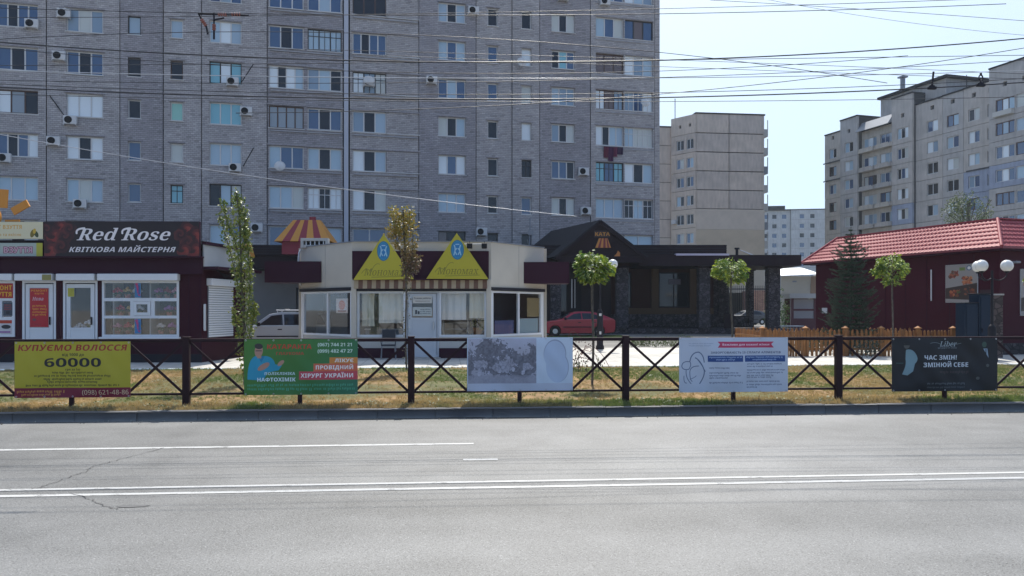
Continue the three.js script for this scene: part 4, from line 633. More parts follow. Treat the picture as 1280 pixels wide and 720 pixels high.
// ---------------------------------------------------------------- cream kiosk with two yellow triangles
{
  rnd = RND(300);
  const D = 27.7, X = (px) => PX(px, D), Y = (py) => PY(py, D), g0 = .22, t = thing('cafe_kiosk', 'cream kiosk with two yellow triangle signs and glass front', 'kiosk', [0, 0, -D]);
  const xL = X(440), xR = X(614), top = Y(302.5), gt = Y(364), wl = V(-7.79, 0, -2.5), wr = V(1.19, 0, -2.7);
  const segGroup = (a, b, name) => { const g = new THREE.Group(); g.name = name; g.position.set(a.x, 0, a.z); g.rotation.y = Math.atan2(-(b.z - a.z), b.x - a.x); t.add(g); g.userData.len = a.distanceTo(b); return g; };
  // parapet
  mesh('parapet', [B(xL, xR, Y(349), top, -.2, 0)], M.cream, t); mesh('cap_flashing', B(xL - .02, xR + .02, top + .002, top + .035, -.24, .04), M.greyMetal, t);
  for (const [a, b, n] of [[wl, V(xL, 0, 0), 'left'], [V(xR, 0, 0), wr, 'right']]) {
    const s = segGroup(a, b, 'wing'), L = s.userData.len;
    mesh('parapet', B(0, L, gt + .14, top - .003, -.2, 0), M.cream, s); mesh('cap_flashing', B(.02, L - .02, top - .001, top + .03, -.24, .04), M.greyMetal, s); mesh('panel_joint', B(L / 2 - .008, L / 2 + .008, gt + .14, top - .01, .001, .006), M.concrete, s); mesh('cornice', B(-.02, L, gt + .03, gt + .137, -.2, .05), M.dark, s); mesh('post', [B(.0, .1, g0, gt + .027, -.14, -.02), B(L - .1, L, g0, gt + .027, -.14, -.02)], M.white, s);
    const fr = mesh('window', [...frameRect(.1, L - .1, .95, gt + .02, -.08, .07, .1), B(L * .52 - .04, L * .52 + .04, 1.02, gt - .05, -.12, -.04)], M.white, s); glassPane('pane', .17, L * .52 - .04, 1.02, gt - .05, -.08, fr); glassPane('pane', L * .52 + .04, L - .17, 1.02, gt - .05, -.08, fr);
    mesh('lower_panel', B(.1, L - .1, .6, .947, -.12, -.04), M.pale, s); mesh('plinth', B(0, L, g0 - .1, .597, -.16, -.01), M.maroonSmooth, s);
    mesh('partition', B(.25, L - .05, .6, gt, -1.15, -1.1), std(.03, .04, .05, .6), s);  // added dark sheet imitating the shade inside the wing
    if (n === 'left') { board('poster', L * .66, L * .88, 1.75, 2.25, -.1, .006, printed(1, 1, 128, 160, (g, w, h) => { g.fillStyle = '#b9a9a0'; g.fillRect(0, 0, w, h); g.fillStyle = '#b8551e'; g.beginPath(); g.ellipse(w * .5, h * .45, 36, 54, 0, 0, 7); g.fill(); g.fillStyle = '#7a2a20'; g.fillRect(20, h * .82, 88, 14); }), M.white, fr); }
    else { board('panel', L * .1, L * .45, 1.0, 1.5, -.1, .01, std(.04, .06, .16, .5), M.dark, fr); board('panel', L * .56, L * .92, 1.0, 1.55, -.1, .01, std(.25, .34, .37, .5), M.white, fr); board('poster', L * .7, L * .95, 1.6, 2.3, -.1, .01, std(.22, .17, .07, .6), M.dark, fr); }  // the ochre poster is an added board imitating a reflection in the glass
  }
  // maroon boxes on the front and out over the sides
  mesh('fascia', B(X(441), X(611), Y(348.5), Y(314), .003, .12), M.maroonSmooth, t);
  mesh('awning_box', B(PX(340, 30), PX(408.5, 30), PY(354, 30), PY(328.5, 30), -2.75, -1.25).translate(0, 0, -.15), M.maroonSmooth, t); mesh('awning_box', B(PX(644, 29.3), PX(711.5, 29.3), PY(354.3, 29.3), PY(327.5, 29.3), -2.7, -1.6), M.maroonSmooth, t);
  mesh('grille_box', [...frameRect(PX(377, 30), PX(411, 30), PY(310, 30), PY(298, 30), -2.3, .1, .3), B(PX(378, 30), PX(410, 30), PY(309.5, 30), PY(299, 30), -2.42, -2.36)], M.pale, t); { const q = []; for (let i = 1; i < 6; i++) q.push(B(PX(378 + i * 5.4, 30) - .015, PX(378 + i * 5.4, 30) + .015, PY(309, 30), PY(299.5, 30), -2.25, -2.2)); mesh('grille', q, M.white, t); mesh('grille_back', B(PX(380.5, 30), PX(407.5, 30), PY(308, 30), PY(300.5, 30), -2.355, -2.34), M.dark, t); }
  mesh('downpipe', tube([V(PX(375, 30), PY(312, 30), -2.4), V(PX(374, 30), PY(316, 30), -2.3), V(PX(374, 30), PY(352, 30), -2.3), V(PX(376, 30), PY(357, 30), -2.35)], .04, 16, 6), M.offWhite, t);
  // striped valance of separate slats under the fascia
  const sA = std(.44, .35, .23, .7), sBm = std(.17, .09, .06, .7), sg = B(-.073, .073, 0, Y(349.5) - Y(361), 0, .05), N = 30;
  mesh('valance_rail', B(X(443), X(610), Y(350.5), Y(348), .13, .32), M.maroonSmooth, t);
  for (let i = 0; i < N; i++) { const m = mesh('slat', sg, i % 2 ? sBm : sA, t); m.position.set(X(444) + (X(609) - X(444)) * (i + .5) / N, Y(361), .2 + rr(-.006, .006)); m.rotation.x = -.12; }
  mesh('cornice', B(xL, xR, gt, Y(361) - .003, -.15, .14), M.dark, t);
  // pillars, shop windows, door
  for (const [a, b] of [[440, 446.5], [608, 614]]) mesh('pillar', RB(X(a), X(b), g0 - .1, Y(349), -.1, .16, .02), M.cream, t);
  const wy0 = Y(421), q = (a, b) => { const f = mesh('window', frameRect(X(a), X(b), wy0, gt - .002, -.03, .07, .1), M.whitePlastic, t); glassPane('pane', X(a) + .07, X(b) - .07, wy0 + .07, gt - .07, -.03, f); mesh('lower_panel', B(X(a), X(b), Y(435), wy0 - .003, -.08, .02), M.pale, t); mesh('plinth', B(X(a), X(b), g0 - .1, Y(435) - .003, -.1, .05), M.maroonSmooth, t); return f; };
  q(446.6, 507); q(549, 608);
  const d = [X(507.2), X(548.8), g0 + .05, gt - .002], dr = mesh('door', [...frameRect(...d, -.03, .06, .12), ...frameRect(d[0] + .08, d[1] - .08, d[2] + .05, d[3] - .08, -.03, .13, .06), B(d[0] + .21, d[1] - .21, d[2] + .18, Y(401), -.05, -.02), B(d[0] + .21, d[1] - .21, Y(401), Y(397), -.055, -.005)], std(.50, .53, .56, .4), t); glassPane('pane', d[0] + .21, d[1] - .21, Y(397), d[3] - .21, -.03, dr); mesh('handle', [RB(d[1] - .2, d[1] - .17, Y(412), Y(402), .02, .06, .01)], M.steel, dr);
  board('notice', d[0] + .24, d[1] - .24, Y(379), Y(370), .01, .008, printed(2, 1, 256, 96, (g, w, h) => { const r = RND(6); g.fillStyle = '#c9c6bd'; g.fillRect(0, 0, w, h); stretch(g, 'Режим роботи', w / 2, h * .3, 'bold 34px sans-serif', '#4a4a4a', w * .9); mumble(g, 30, h * .75, 190, 16, '#7a7870', r); }), M.white, dr);
  board('notice', d[0] + .24, d[1] - .24, Y(395), Y(384), .01, .008, printed(2, 1, 256, 128, (g, w, h) => { const r = RND(8); g.fillStyle = '#b9beb8'; g.fillRect(0, 0, w, h); g.fillStyle = '#3a4048'; g.fillRect(30, h * .3, 26, h * .5); g.fillRect(64, h * .45, 26, h * .35); for (const y of [.25, .5, .75]) mumble(g, 100, h * y, 140, 16, '#4c555c', r); }), M.white, dr);
  mesh('step', B(X(505), X(551), g0 - .1, g0 + .046, .0, .55), M.concrete, t);
  mesh('roof', new THREE.ExtrudeGeometry(poly([[wl.x + .1, -2.6], [xL + .1, -.15], [xR - .1, -.15], [wr.x - .1, -2.8], [wr.x - .1, -6], [wl.x + .1, -6]]), { depth: .12, bevelEnabled: false }).rotateX(-Math.PI / 2).scale(1, 1, -1).translate(0, top - .4, 0), M.roofFelt, t).material = new THREE.MeshStandardMaterial({ color: new THREE.Color().setRGB(.06, .06, .065), roughness: .95, side: THREE.DoubleSide });
  mesh('back_wall', [B(wl.x, wr.x, g0 - .1, top - .3, -6.1, -6), B(wl.x - .1, wl.x, g0 - .1, top - .02, -6.1, -2.6), B(wr.x, wr.x + .1, g0 - .1, top - .02, -6.1, -2.8)], M.cream, t); mesh('floor', B(wl.x, wr.x, g0 - .1, g0 + .03, -6, -.12), M.greyMetal, t);
  // the two triangular boards
  const tri = (ax, ay, x0, y0, x1, y1, label) => {
    const z = .42, sh = poly([[X(x0), Y(y0)], [X(x1), Y(y1)], [X(ax), Y(ay)]]), ge = new THREE.ExtrudeGeometry(sh, { depth: .05, bevelEnabled: false }).translate(0, 0, z - .055), b = mesh('triangle_sign', ge, std(.42, .36, .03, .5), t); b.userData.label = label;
    const face = new THREE.ShapeGeometry(sh).translate(0, 0, z), p = face.attributes.position, uv = face.attributes.uv; for (let i = 0; i < p.count; i++) uv.setXY(i, (p.getX(i) - X(x0)) / (X(x1) - X(x0)), (p.getY(i) - Y(y0)) / (Y(ay) - Y(y0)));
    mesh('print', face, printed(1, 1, 512, 384, (g, w, h) => {
      g.fillStyle = '#b5a927'; g.fillRect(0, 0, w, h); txt(g, 'Мономах', w * .5, h * .83, 'italic 82px serif', '#77721f', 'center', w * .66); g.strokeStyle = '#8a8428'; g.lineWidth = 6; g.beginPath(); g.moveTo(w * .14, h * .86); g.quadraticCurveTo(w * .2, h * .7, w * .3, h * .82); g.quadraticCurveTo(w * .36, h * .6, w * .44, h * .66); g.stroke(); g.beginPath(); g.moveTo(w * .3, h * .94); g.lineTo(w * .86, h * .92); g.stroke();
      g.fillStyle = '#2d86a8'; g.beginPath(); g.ellipse(w * .5, h * .37, w * .098, h * .205, 0, 0, 7); g.fill(); g.strokeStyle = '#1c6a94'; g.lineWidth = 7; g.stroke(); g.fillStyle = '#2378b0'; g.beginPath(); g.ellipse(w * .5, h * .37, w * .075, h * .165, 0, 0, 7); g.fill();
      g.strokeStyle = '#9cc4d4'; g.lineWidth = 9; g.lineCap = 'round'; for (const s of [-1, 1]) { g.beginPath(); g.moveTo(w * (.5 + s * .05), h * .27); g.quadraticCurveTo(w * (.5 + s * .028), h * .34, w * (.5 + s * .04), h * .4); g.lineTo(w * (.5 + s * .055), h * .48); g.moveTo(w * (.5 + s * .036), h * .38); g.lineTo(w * (.5 + s * .012), h * .34); g.moveTo(w * (.5 + s * .038), h * .41); g.lineTo(w * (.5 + s * .014), h * .47); g.stroke(); } g.beginPath(); g.moveTo(w * .475, h * .25); g.lineTo(w * .525, h * .25); g.stroke();
    }), b);
    mesh('bracket', [rod(V(X(ax) - .4, Y(330), z - .06), V(X(ax) - .4, Y(330), .12), .02), rod(V(X(ax) + .4, Y(330), z - .06), V(X(ax) + .4, Y(330), .12), .02), rod(V(X(ax), Y(304), z - .06), V(X(ax), Y(304), -.1), .02)], M.dark, b);
  };
  tri(482, 294, 444.5, 350.5, 519, 349.5, 'yellow triangle sign nearer the left wing'); tri(572, 292.5, 534.5, 349, 611, 349.5, 'yellow triangle sign above the right window');
  const fl = mesh('floodlight', [rod(V(X(568), Y(306), .2), V(X(607), Y(306.5), .5), .015)], M.offWhite, t); for (const px of [588, 606]) mesh('lamp_head', [RB(X(px) - .09, X(px) + .09, Y(312), Y(305.5), .4, .58, .03), rod(V(X(px), Y(305.5), .48), V(X(px), Y(303), .48), .012)], M.black, fl);
}
{ // inside and in front of the kiosk
  const D = 27.7, X = (px) => PX(px, D), Y = (py) => PY(py, D);
  const drape = (label, a, b, y0, y1, z, col, amp) => { const t = thing('curtain', label, 'curtain', [0, 0, -D - z]); const W = X(b) - X(a), g = new THREE.PlaneGeometry(W, Y(y1) - Y(y0), 40, 8), p = g.attributes.position; for (let i = 0; i < p.count; i++) { const k = .5 - p.getY(i) / (Y(y1) - Y(y0)); p.setX(i, p.getX(i) * (1 - .22 * amp * Math.sin(k * 3.1) * (p.getX(i) > 0 ? 1 : .2))); p.setZ(i, .04 * Math.sin(p.getX(i) * 26) * (.5 + amp)); } g.computeVertexNormals(); g.translate((X(a) + X(b)) / 2, (Y(y0) + Y(y1)) / 2, 0); mesh('cloth', g, std(...col, .9, { side: THREE.DoubleSide }), t); mesh('curtain_rod', rod(V(X(a), Y(y1) + .02, 0), V(X(b), Y(y1) + .02, 0), .015), M.dark, t); };
  drape('pale curtain in the kiosk window left of its door', 450, 466, 408, 366, .35, [.62, .60, .48], .5); drape('wide cream blind in the kiosk window left of its door', 471, 506, 404, 366, .4, [.68, .67, .58], .1); drape('white blind in the kiosk window right of its door, door side', 551, 582, 400, 366, .4, [.66, .66, .62], .1); drape('cream curtain in the kiosk window right of its door, far side', 586, 607, 398, 366, .35, [.66, .62, .48], .2);  // paleness of the drapes also stands in for bright road reflection on the panes
  const c = thing('counter', 'long grey counter inside the cream kiosk', 'counter', [0, 0, -D - 1.2]); mesh('body', B(X(449), X(503), .25, 1.15, -.5, 0), M.greyMetal, c); mesh('worktop', RB(X(448), X(504), 1.15, 1.2, -.55, .06, .01), M.offWhite, c);
  const k = thing('goods_rack', 'rack of stacked goods inside the kiosk right of the door', 'rack', [0, 0, -D - 1.0]); for (let i = 0; i < 5; i++) mesh('shelf_board', RB(X(551), X(583), Y(420 - i * 8) - .02, Y(420 - i * 8), -.4, .1, .006), M.pale, k); for (const px of [551, 583]) mesh('side_panel', B(X(px) - .02, X(px) + .02, .25, Y(382), -.4, .1), M.pale, k);
  const pt = thing('potted_plant', 'olive leafy plant behind the kiosk window right of the door', 'plant', [X(596), Y(421), -D - .6]); mesh('pot', new THREE.LatheGeometry([[0, 0], [.12, 0], [.17, .3], [.14, .3], [0, .26]].map(p => new THREE.Vector2(...p)), 14), M.wood, pt); const lv = []; const r = RND(12); for (let i = 0; i < 60; i++) { const a = r() * 6.28, h = .3 + r() * .55, q = .05 + r() * .22; lv.push(new THREE.PlaneGeometry(.05, .2).rotateX(r() * 2 - 1).rotateY(a).translate(Math.cos(a) * q, h, Math.sin(a) * q)); } mesh('foliage', lv, std(.14, .14, .03, .8, { side: THREE.DoubleSide }), pt);
  const ch = thing('chair', 'dark metal chair standing before the kiosk window', 'chair', [X(489), .226, -D + .6], .1), m = M.dark, cm = std(.03, .035, .045, .7);
  mesh('seat', RB(-.23, .23, .44, .49, -.22, .22, .02), cm, ch); mesh('backrest', [RB(-.22, .22, .62, .98, -.25, -.215, .015)], cm, ch); for (const sx of [-1, 1]) { mesh('leg', rod(V(sx * .21, .44, .19), V(sx * .24, 0, .23), .013), M.greyMetal, ch); mesh('leg', rod(V(sx * .21, 1.0, -.24), V(sx * .24, 0, -.2), .013), M.greyMetal, ch); mesh('armrest', [rod(V(sx * .24, .66, -.22), V(sx * .25, .66, .2), .016), rod(V(sx * .25, .66, .19), V(sx * .22, .46, .18), .012)], m, ch); }
}
// ---------------------------------------------------------------- long dark restaurant pavilion with stone columns
{
  rnd = RND(400);
  const D = 50, X = (px) => PX(px, D), Y = (py) => PY(py, D), g0 = .4, t = thing('restaurant_pavilion', 'long dark brown restaurant pavilion with stone columns and a gabled porch', 'restaurant', [0, 0, -D]);
  const zw = -2.6, redBrown = tm('plaster', .7, .002, [.055, .022, .02], { specularIntensity: .3 }), tan = tm('plaster', .7, .002, [.13, .085, .05], { specularIntensity: .3 }), greyWall = tm('plaster', .8, .002, [.055, .045, .05], { specularIntensity: .3 });
  mesh('plinth', B(X(560), X(993), g0 - .2, g0 + .32, zw - 6, .5), M.stone, t);
  // back wall with windows
  const xa = X(300), xb = X(905), wins = [[787, 797, 338, 384], [833, 873, 338, 384], [884, 896, 345, 384]].map(([a, b, c, d]) => [X(a), X(b), Y(d), Y(c)]);
  const wl = [[356, 384, 358, 398], [700, 722, 346, 400]].map(([a, b, c, d]) => [X(a), X(b), Y(d), Y(c)]);
  mesh('wall', extrude(rectShape(xa, X(470), g0, Y(320), wl.slice(0, 1)), .3, zw - .3), tm('plaster', .8, .002, [.24, .22, .20]), t); mesh('wall', extrude(rectShape(X(470) + .01, X(770), g0, Y(320), wl.slice(1)), .3, zw - .3), greyWall, t); mesh('wall', extrude(rectShape(X(770) + .02, xb, g0 + .32, Y(320), wins), .3, zw - .3), redBrown, t);
  mesh('wall_base', B(X(770), xb, g0 + .33, Y(393), zw + .005, zw + .08), M.stone, t); mesh('wall_band', B(X(784), xb, Y(393) + .003, Y(385), zw + .005, zw + .05), tan, t);
  for (const [a, b] of [[823, 832.5], [874, 882]]) mesh('pilaster', B(X(a), X(b), Y(385) + .003, Y(333), zw + .004, zw + .12), tan, t);
  for (const [a, b, c, d] of wins.concat(wl)) { const w = mesh('window', frameRect(a, b, c, d, zw - .1, .07, .1), M.dark, t); mesh('pane', B(a + .07, b - .07, c + .07, d - .07, zw - .12, zw - .11), M.tint, w); if (b - a > 1.5) mesh('glazing_bar', B((a + b) / 2 - .03, (a + b) / 2 + .03, c + .07, d - .07, zw - .108, zw - .06), M.dark, w); }
  mesh('sign_panel', [B(X(846), X(862), Y(354), Y(347), zw - .09, zw - .05)], std(.10, .10, .14, .5), t);
  mesh('side_wall', B(xb - .3, xb, g0 + .32, Y(320), zw - 6, zw - .31), M.darkBrown, t); mesh('back_wall', B(xa, xb, g0, Y(320), zw - 6.2, zw - 6), M.darkBrown, t);
  // roofs
  mesh('upper_roof', [B(xa, xb, Y(320), Y(307), zw - 6.3, .6)], M.darkBrown, t); const band = []; for (let i = 0; i < 4; i++) band.push(B(xa, xb + .01, Y(318 - i * 3.2), Y(317 - i * 3.2), .602, .63)); mesh('roof_seam', band, M.dark, t);
  mesh('canopy', [B(X(795), X(993), Y(333.5), Y(320) - .01, -4.2, 1.2)], M.darkBrown, t); mesh('canopy_edge', B(X(840), X(905), Y(321), Y(318.6), .66, 1.24), std(.55, .50, .58, .5), t);
  // columns faced with stone
  for (const [a, b, z] of [[688, 701, .3], [769, 784, .6], [871, 885, .6], [917, 930, -3.5], [958, 973, .4], [907, 916, -3.4], [955, 962, -3.2]]) { const c = mesh('column', RB(X(a), X(b), g0 + .3, Y(333), z - .7, z, .03, 2), M.stone, t); const g = muv(c.geometry); c.geometry = g; mesh('column_cap', B(X(a) - .08, X(b) + .08, Y(335) - .02, Y(333) - .002, z - .78, z + .08), M.darkBrown, c); }
  // terrace parapet beyond the house
  mesh('terrace_parapet', B(xb, X(958), g0 + .3, Y(395), -3.5, -3.3), M.stone, t); mesh('terrace_parapet', B(X(906), X(918), Y(395) - .9, Y(392), -.3, -.1), M.darkBrown, t);
  // gabled porch
  const ax = X(747), ay = Y(280), gl = X(700), gr = X(797), ey = Y(322), z1 = 1.6, gable = poly([[gl, ey], [gr, ey], [ax, ay - .12]]);
  mesh('gable', new THREE.ExtrudeGeometry(gable, { depth: .15, bevelEnabled: false }).translate(0, 0, z1 - .3), M.darkBrown, t);
  const slope = (s, xe) => { const g = []; const A = V(ax, ay, z1), Bq = V(xe + s * .35, ey - .1, z1); const back = V(s < 0 ? -2.6 : 0, -.15, -5.2); g.push(sheetQuad(A, Bq, Bq.clone().add(back), A.clone().add(back), s * -.1)); const r = mesh('porch_roof', g, M.roofFelt, t); for (let i = 0; i < 9; i++) { const k = i / 8, o = back.clone().multiplyScalar(k), n = V(0, .05, 0); mesh('standing_seam', bar(A.clone().add(o).add(n), Bq.clone().add(o).add(n), .06, .06), M.dark, r); } };
  slope(-1, gl); slope(1, gr); mesh('barge_board', [bar(V(ax, ay - .1, z1 + .03), V(gl - .35, ey - .2, z1 + .03), .16, .06), bar(V(ax, ay - .1, z1 + .034), V(gr + .35, ey - .2, z1 + .034), .16, .06)], M.darkBrown, t);
  mesh('porch_beam', B(gl - .2, gr + .1, Y(330), ey - .02, z1 - .5, z1 - .05), M.darkBrown, t);
  mesh('letters', new THREE.PlaneGeometry(.96, .40).translate(X(749.5), Y(295.2), z1 - .14), printed(3, 1, 384, 150, (g, w, h) => { g.fillStyle = '#2c1c1e'; g.fillRect(0, 0, w, h); stretch(g, 'КАТА', w / 2, h * .52, 'bold 110px sans-serif', '#c98a2c', w * .94); g.strokeStyle = '#2c1c1e'; g.lineWidth = 5; g.beginPath(); g.moveTo(0, h * .5); g.lineTo(w, h * .56); g.stroke(); }), t);
  const em = mesh('tent_emblem', new THREE.ExtrudeGeometry(poly([[X(741), Y(312)], [X(760), Y(312)], [X(756), Y(300.5)], [X(745.5), Y(300.5)]]), { depth: .05, bevelEnabled: false }).translate(0, 0, z1 - .14), std(.55, .22, .04, .5), t); for (const [a, b, c, d] of [[744, 747.2, 749, 747.8], [750.5, 753.5, 753.2, 751], [755.6, 758, 755.6, 754.4]]) mesh('stripe', new THREE.ExtrudeGeometry(poly([[X(a), Y(312)], [X(b), Y(312)], [X(c), Y(300.5)], [X(d), Y(300.5)]]), { depth: .012, bevelEnabled: false }).translate(0, 0, z1 - .088), std(.20, .025, .03, .5), em);
  mesh('flame_emblem', new THREE.ExtrudeGeometry(poly([[X(763), Y(323)], [X(771), Y(323)], [X(771), Y(318)], [X(768.5), Y(315.5)], [X(767), Y(319)]]), { depth: .05, bevelEnabled: false }).translate(0, 0, z1 - .14), std(.45, .16, .03, .5), t);
  // doors in the porch: pale vertical pulls
  const dr = mesh('door', B(X(712), X(731), g0 + .33, Y(346), zw + .02, zw + .1), M.dark, t); mesh('handle', [rod(V(X(718.5), Y(385), zw + .16), V(X(718.5), Y(347), zw + .16), .04), rod(V(X(722.5), Y(385), zw + .16), V(X(722.5), Y(347), zw + .16), .03)], M.steel, dr);
  // left part: striped tent roof over the entrance, small emblem
  const tl = thing('striped_tent_roof', 'orange and dark red striped tent roof above the dark pavilion', 'awning', [0, 0, -D]);
  const bx0 = X(354), bx1 = X(421), tx0 = X(371.5), tx1 = X(404), by = Y(304.5), ty = Y(277), zf = 1.9, zb = .9, cA = std(.50, .22, .035, .7), cB = std(.22, .022, .035, .7);
  for (let i = 0; i < 7; i++) { const k = i / 7, k2 = (i + 1) / 7, l = THREE.MathUtils.lerp; mesh('stripe', sheetQuad(V(l(bx0, bx1, k), by, zf), V(l(bx0, bx1, k2), by, zf), V(l(tx0, tx1, k2), ty, zb), V(l(tx0, tx1, k), ty, zb), .05), i % 2 ? cB : cA, tl); }
  mesh('back_slope', [sheetQuad(V(bx1, by, -.6), V(bx0, by, -.6), V(tx0, ty, .5), V(tx1, ty, .5), .05), B(tx0, tx1, ty - .05, ty, .5, .9), sheetQuad(V(bx0, by, -.6), V(bx0, by, zf), V(tx0, ty, zb), V(tx0, ty, .5), .05), sheetQuad(V(bx1, by, zf), V(bx1, by, -.6), V(tx1, ty, .5), V(tx1, ty, zb), .05)], cA, tl);
  mesh('finial', B(X(391), X(398), ty, Y(273), .6, .85), cB, tl); mesh('support', B(X(362), X(412), Y(320), by - .01, .65, 1.7), cB, tl);
  mesh('emblem', new THREE.ExtrudeGeometry(poly([[X(309), Y(322)], [X(323), Y(322)], [X(318), Y(304)], [X(312), Y(304)]]), { depth: .06, bevelEnabled: false }).translate(0, 0, .64), cA, t);
  mesh('fascia', B(xa, X(690), Y(336), Y(320) - .005, zw - .1, .4), M.darkBrown, t);
  const an = mesh('aerial', [rod(V(X(663), Y(306), -2), V(X(663.5), Y(268), -2), .045), B(X(661), X(667.5), Y(290), Y(284), -2.2, -1.9), rod(V(X(660), Y(296), -2), V(X(664), Y(312), -2), .02)], M.greyMetal, t);
}
// ---------------------------------------------------------------- red pavilion with a metal tile skirt roof
{
  rnd = RND(500);
  const D = 29, E = at(1252, 308, D), yE = E.y, a = V(-.32, 0, -.947), turn = Math.atan2(-a.z, a.x) + Math.PI;   // local +x runs along the long wall towards the near corner
  const t = thing('red_pavilion', 'dark red pavilion with a red tiled skirt roof at the right', 'pavilion', [E.x, 0, E.z], turn);
  const L = 10.8, W = 9, g0 = .2, o = .45, rise = 1.12, run = 1.15;               // local: corner at x 0, far end at x -L; +z faces the road side
  const red = tm('plaster', .6, .002, [.066, .009, .02], { specularIntensity: .25 }), win = [-5.4, -4.6, 1.2, 2.6];
  mesh('wall', extrude(rectShape(-L + o, -o, g0 - .1, yE - .1), .2, -o - .2), red, t);
  mesh('wall', B(-o - .2, -o, g0 - .1, yE - .1, -W + o, -o - .203), red, t); mesh('wall', [B(-L + o, -L + o + .2, g0 - .1, yE - .1, -W + o, -o - .203), B(-L + o + .2, -o - .2, g0 - .1, yE - .1, -W + o, -W + o + .2)], red, t);
  const js = []; for (let i = 1; i < 9; i++) mesh('cladding_joint', B(-L + o + i * 1.1 - .012, -L + o + i * 1.1 + .012, g0, yE - .15, -o + .001, -o + .012), M.maroonSmooth, t);
  mesh('plinth', [B(-L + o - .02, -o + .02, g0 - .1, g0 + .45, -o + .013, -o + .05), B(-o + .003, -o + .05, g0 - .1, g0 + .45, -W + o, -o)], M.stone, t);
  mesh('soffit', B(-L + .05, -.05, yE - .12, yE - .04, -W + .05, -.05), M.maroonSmooth, t);
  // metal tile: waves across, steps down the slope
  const tileMat = std(.30, .042, .052, .66), side = (len, mx) => {
    const nw = Math.round(len / .185), per = 6, nu = nw * per, steps = 7, nv = steps * 3, pos = [], idx = [], sl = Math.hypot(rise, run);
    for (let j = 0; j <= nv; j++) for (let i = 0; i <= nu; i++) { const st = Math.floor(j / 3), f = (j % 3) / 2, s = j === nv ? steps : st + Math.min(1, f); const v = s / steps, ins = run * v, u = i / nu, xx = ins + (len - 2 * ins) * u, step = .03 * (1 - (s - Math.floor(Math.min(s, steps - .001)))) * (j % 3 === 2 ? 0 : 1), wave = .024 * (Math.cos(xx / .185 * 6.283) > 0 ? Math.cos(xx / .185 * 6.283) : .25 * Math.cos(xx / .185 * 6.283)); const n = step + wave; pos.push(-xx, rise * v + n * run / sl, -ins + n * rise / sl); }
    for (let j = 0; j < nv; j++) for (let i = 0; i < nu; i++) { const p = j * (nu + 1) + i, q = p + nu + 1; idx.push(p, q, p + 1, p + 1, q, q + 1); }
    const g = new THREE.BufferGeometry(); g.setAttribute('position', new THREE.Float32BufferAttribute(pos, 3)); g.setIndex(idx); g.computeVertexNormals(); return g;
  };
  tileMat.side = THREE.DoubleSide;
  for (const [x, z, ry, len] of [[0, 0, 0, L], [0, -W, Math.PI / 2, W], [-L, -W, Math.PI, L], [-L, 0, -Math.PI / 2, W]]) { const s = mesh('tiled_roof', side(len), tileMat, t); s.position.set(x, yE, z); s.rotation.y = ry; }
  mesh('flat_roof', B(-L + run, -run, yE + rise - .06, yE + rise, -W + run, -run), M.roofFelt, t);
  mesh('ridge_cap', [B(-L + run, -run, yE + rise + .0, yE + rise + .05, -run - .08, -run + .05), B(-run - .05, -run + .08, yE + rise + .002, yE + rise + .052, -W + run, -run - .081)], tileMat, t);
  mesh('hip_cap', rod(V(0, yE + .02, 0), V(-run, yE + rise + .03, -run), .06), tileMat, t); mesh('hip_cap', rod(V(-L, yE + .02, 0), V(-L + run, yE + rise + .03, -run), .06), tileMat, t);
  mesh('eave_trim', [B(-L, 0, yE - .06, yE + .02, -.03, .03), B(-.03, .03, yE - .06, yE + .02, -W, -.031)], std(.20, .04, .05, .5), t);
  // food posters, downpipe, dark door, corner cover strip
  const food = (seed) => (g, w, h) => { const r = RND(seed); g.fillStyle = '#938d88'; g.fillRect(0, 0, w, h); g.fillStyle = '#3a2c26'; g.beginPath(); g.moveTo(0, h * .62); g.lineTo(w, h * .5); g.lineTo(w, h * .95); g.lineTo(0, h * .9); g.fill(); const pl = (x, y, c) => { for (let i = 0; i < 40; i++) { g.fillStyle = c[i % c.length]; g.globalAlpha = .8; g.beginPath(); g.ellipse(x + (r() - .5) * w * .28, y + (r() - .5) * h * .16, 4 + 14 * r(), 3 + 9 * r(), r() * 3, 0, 7); g.fill(); } g.globalAlpha = 1; }; pl(w * .25, h * .26, ['#7c3326', '#53402e', '#a0563c']); pl(w * .68, h * .42, ['#a8502e', '#6a3a26', '#c07a4c']); pl(w * .3, h * .76, ['#8c3a24', '#6a2a20', '#b3663c', '#4e5a2c']); pl(w * .75, h * .72, ['#2c2a28', '#6a3322', '#8a4c30']); g.fillStyle = '#5c6f86'; g.beginPath(); g.ellipse(w * .75, h * .1, 22, 22, 0, 0, 7); g.fill(); g.fillStyle = '#dcd8d2'; g.beginPath(); g.ellipse(w * .75, h * .1, 13, 13, 0, 0, 7); g.fill(); g.fillStyle = '#6d7f42'; g.fillRect(w * .45, h * .08, 44, 26); };
  const uOf = (px) => { const u = (px - 640) / F, tx = Math.cos(turn), tz = -Math.sin(turn), ox = E.x + -o * Math.sin(turn), oz = E.z + -o * Math.cos(turn); return (u * -oz - ox) / (tx + u * tz); };
  const p0 = uOf(1183), p1 = uOf(1223); const dp = -E.z; const yAt = (py, x) => { const z = E.z - o * Math.cos(turn) - x * Math.sin(turn); return PY(py, -z); };
  board('poster', p0, p1, yAt(378, (p0 + p1) / 2), yAt(330.5, (p0 + p1) / 2), -o + .05, .04, printed(1, 1, 256, 320, food(61)), M.white, t);
  const dp2 = uOf(1166); mesh('downpipe', rod(V(dp2, yAt(376, dp2), -o + .08), V(dp2, yAt(337, dp2), -o + .08), .025), M.white, t);
  mesh('door', B(uOf(1226), uOf(1240), g0, 2.6, -o + .003, -o + .04), std(.03, .008, .014, .5), t);
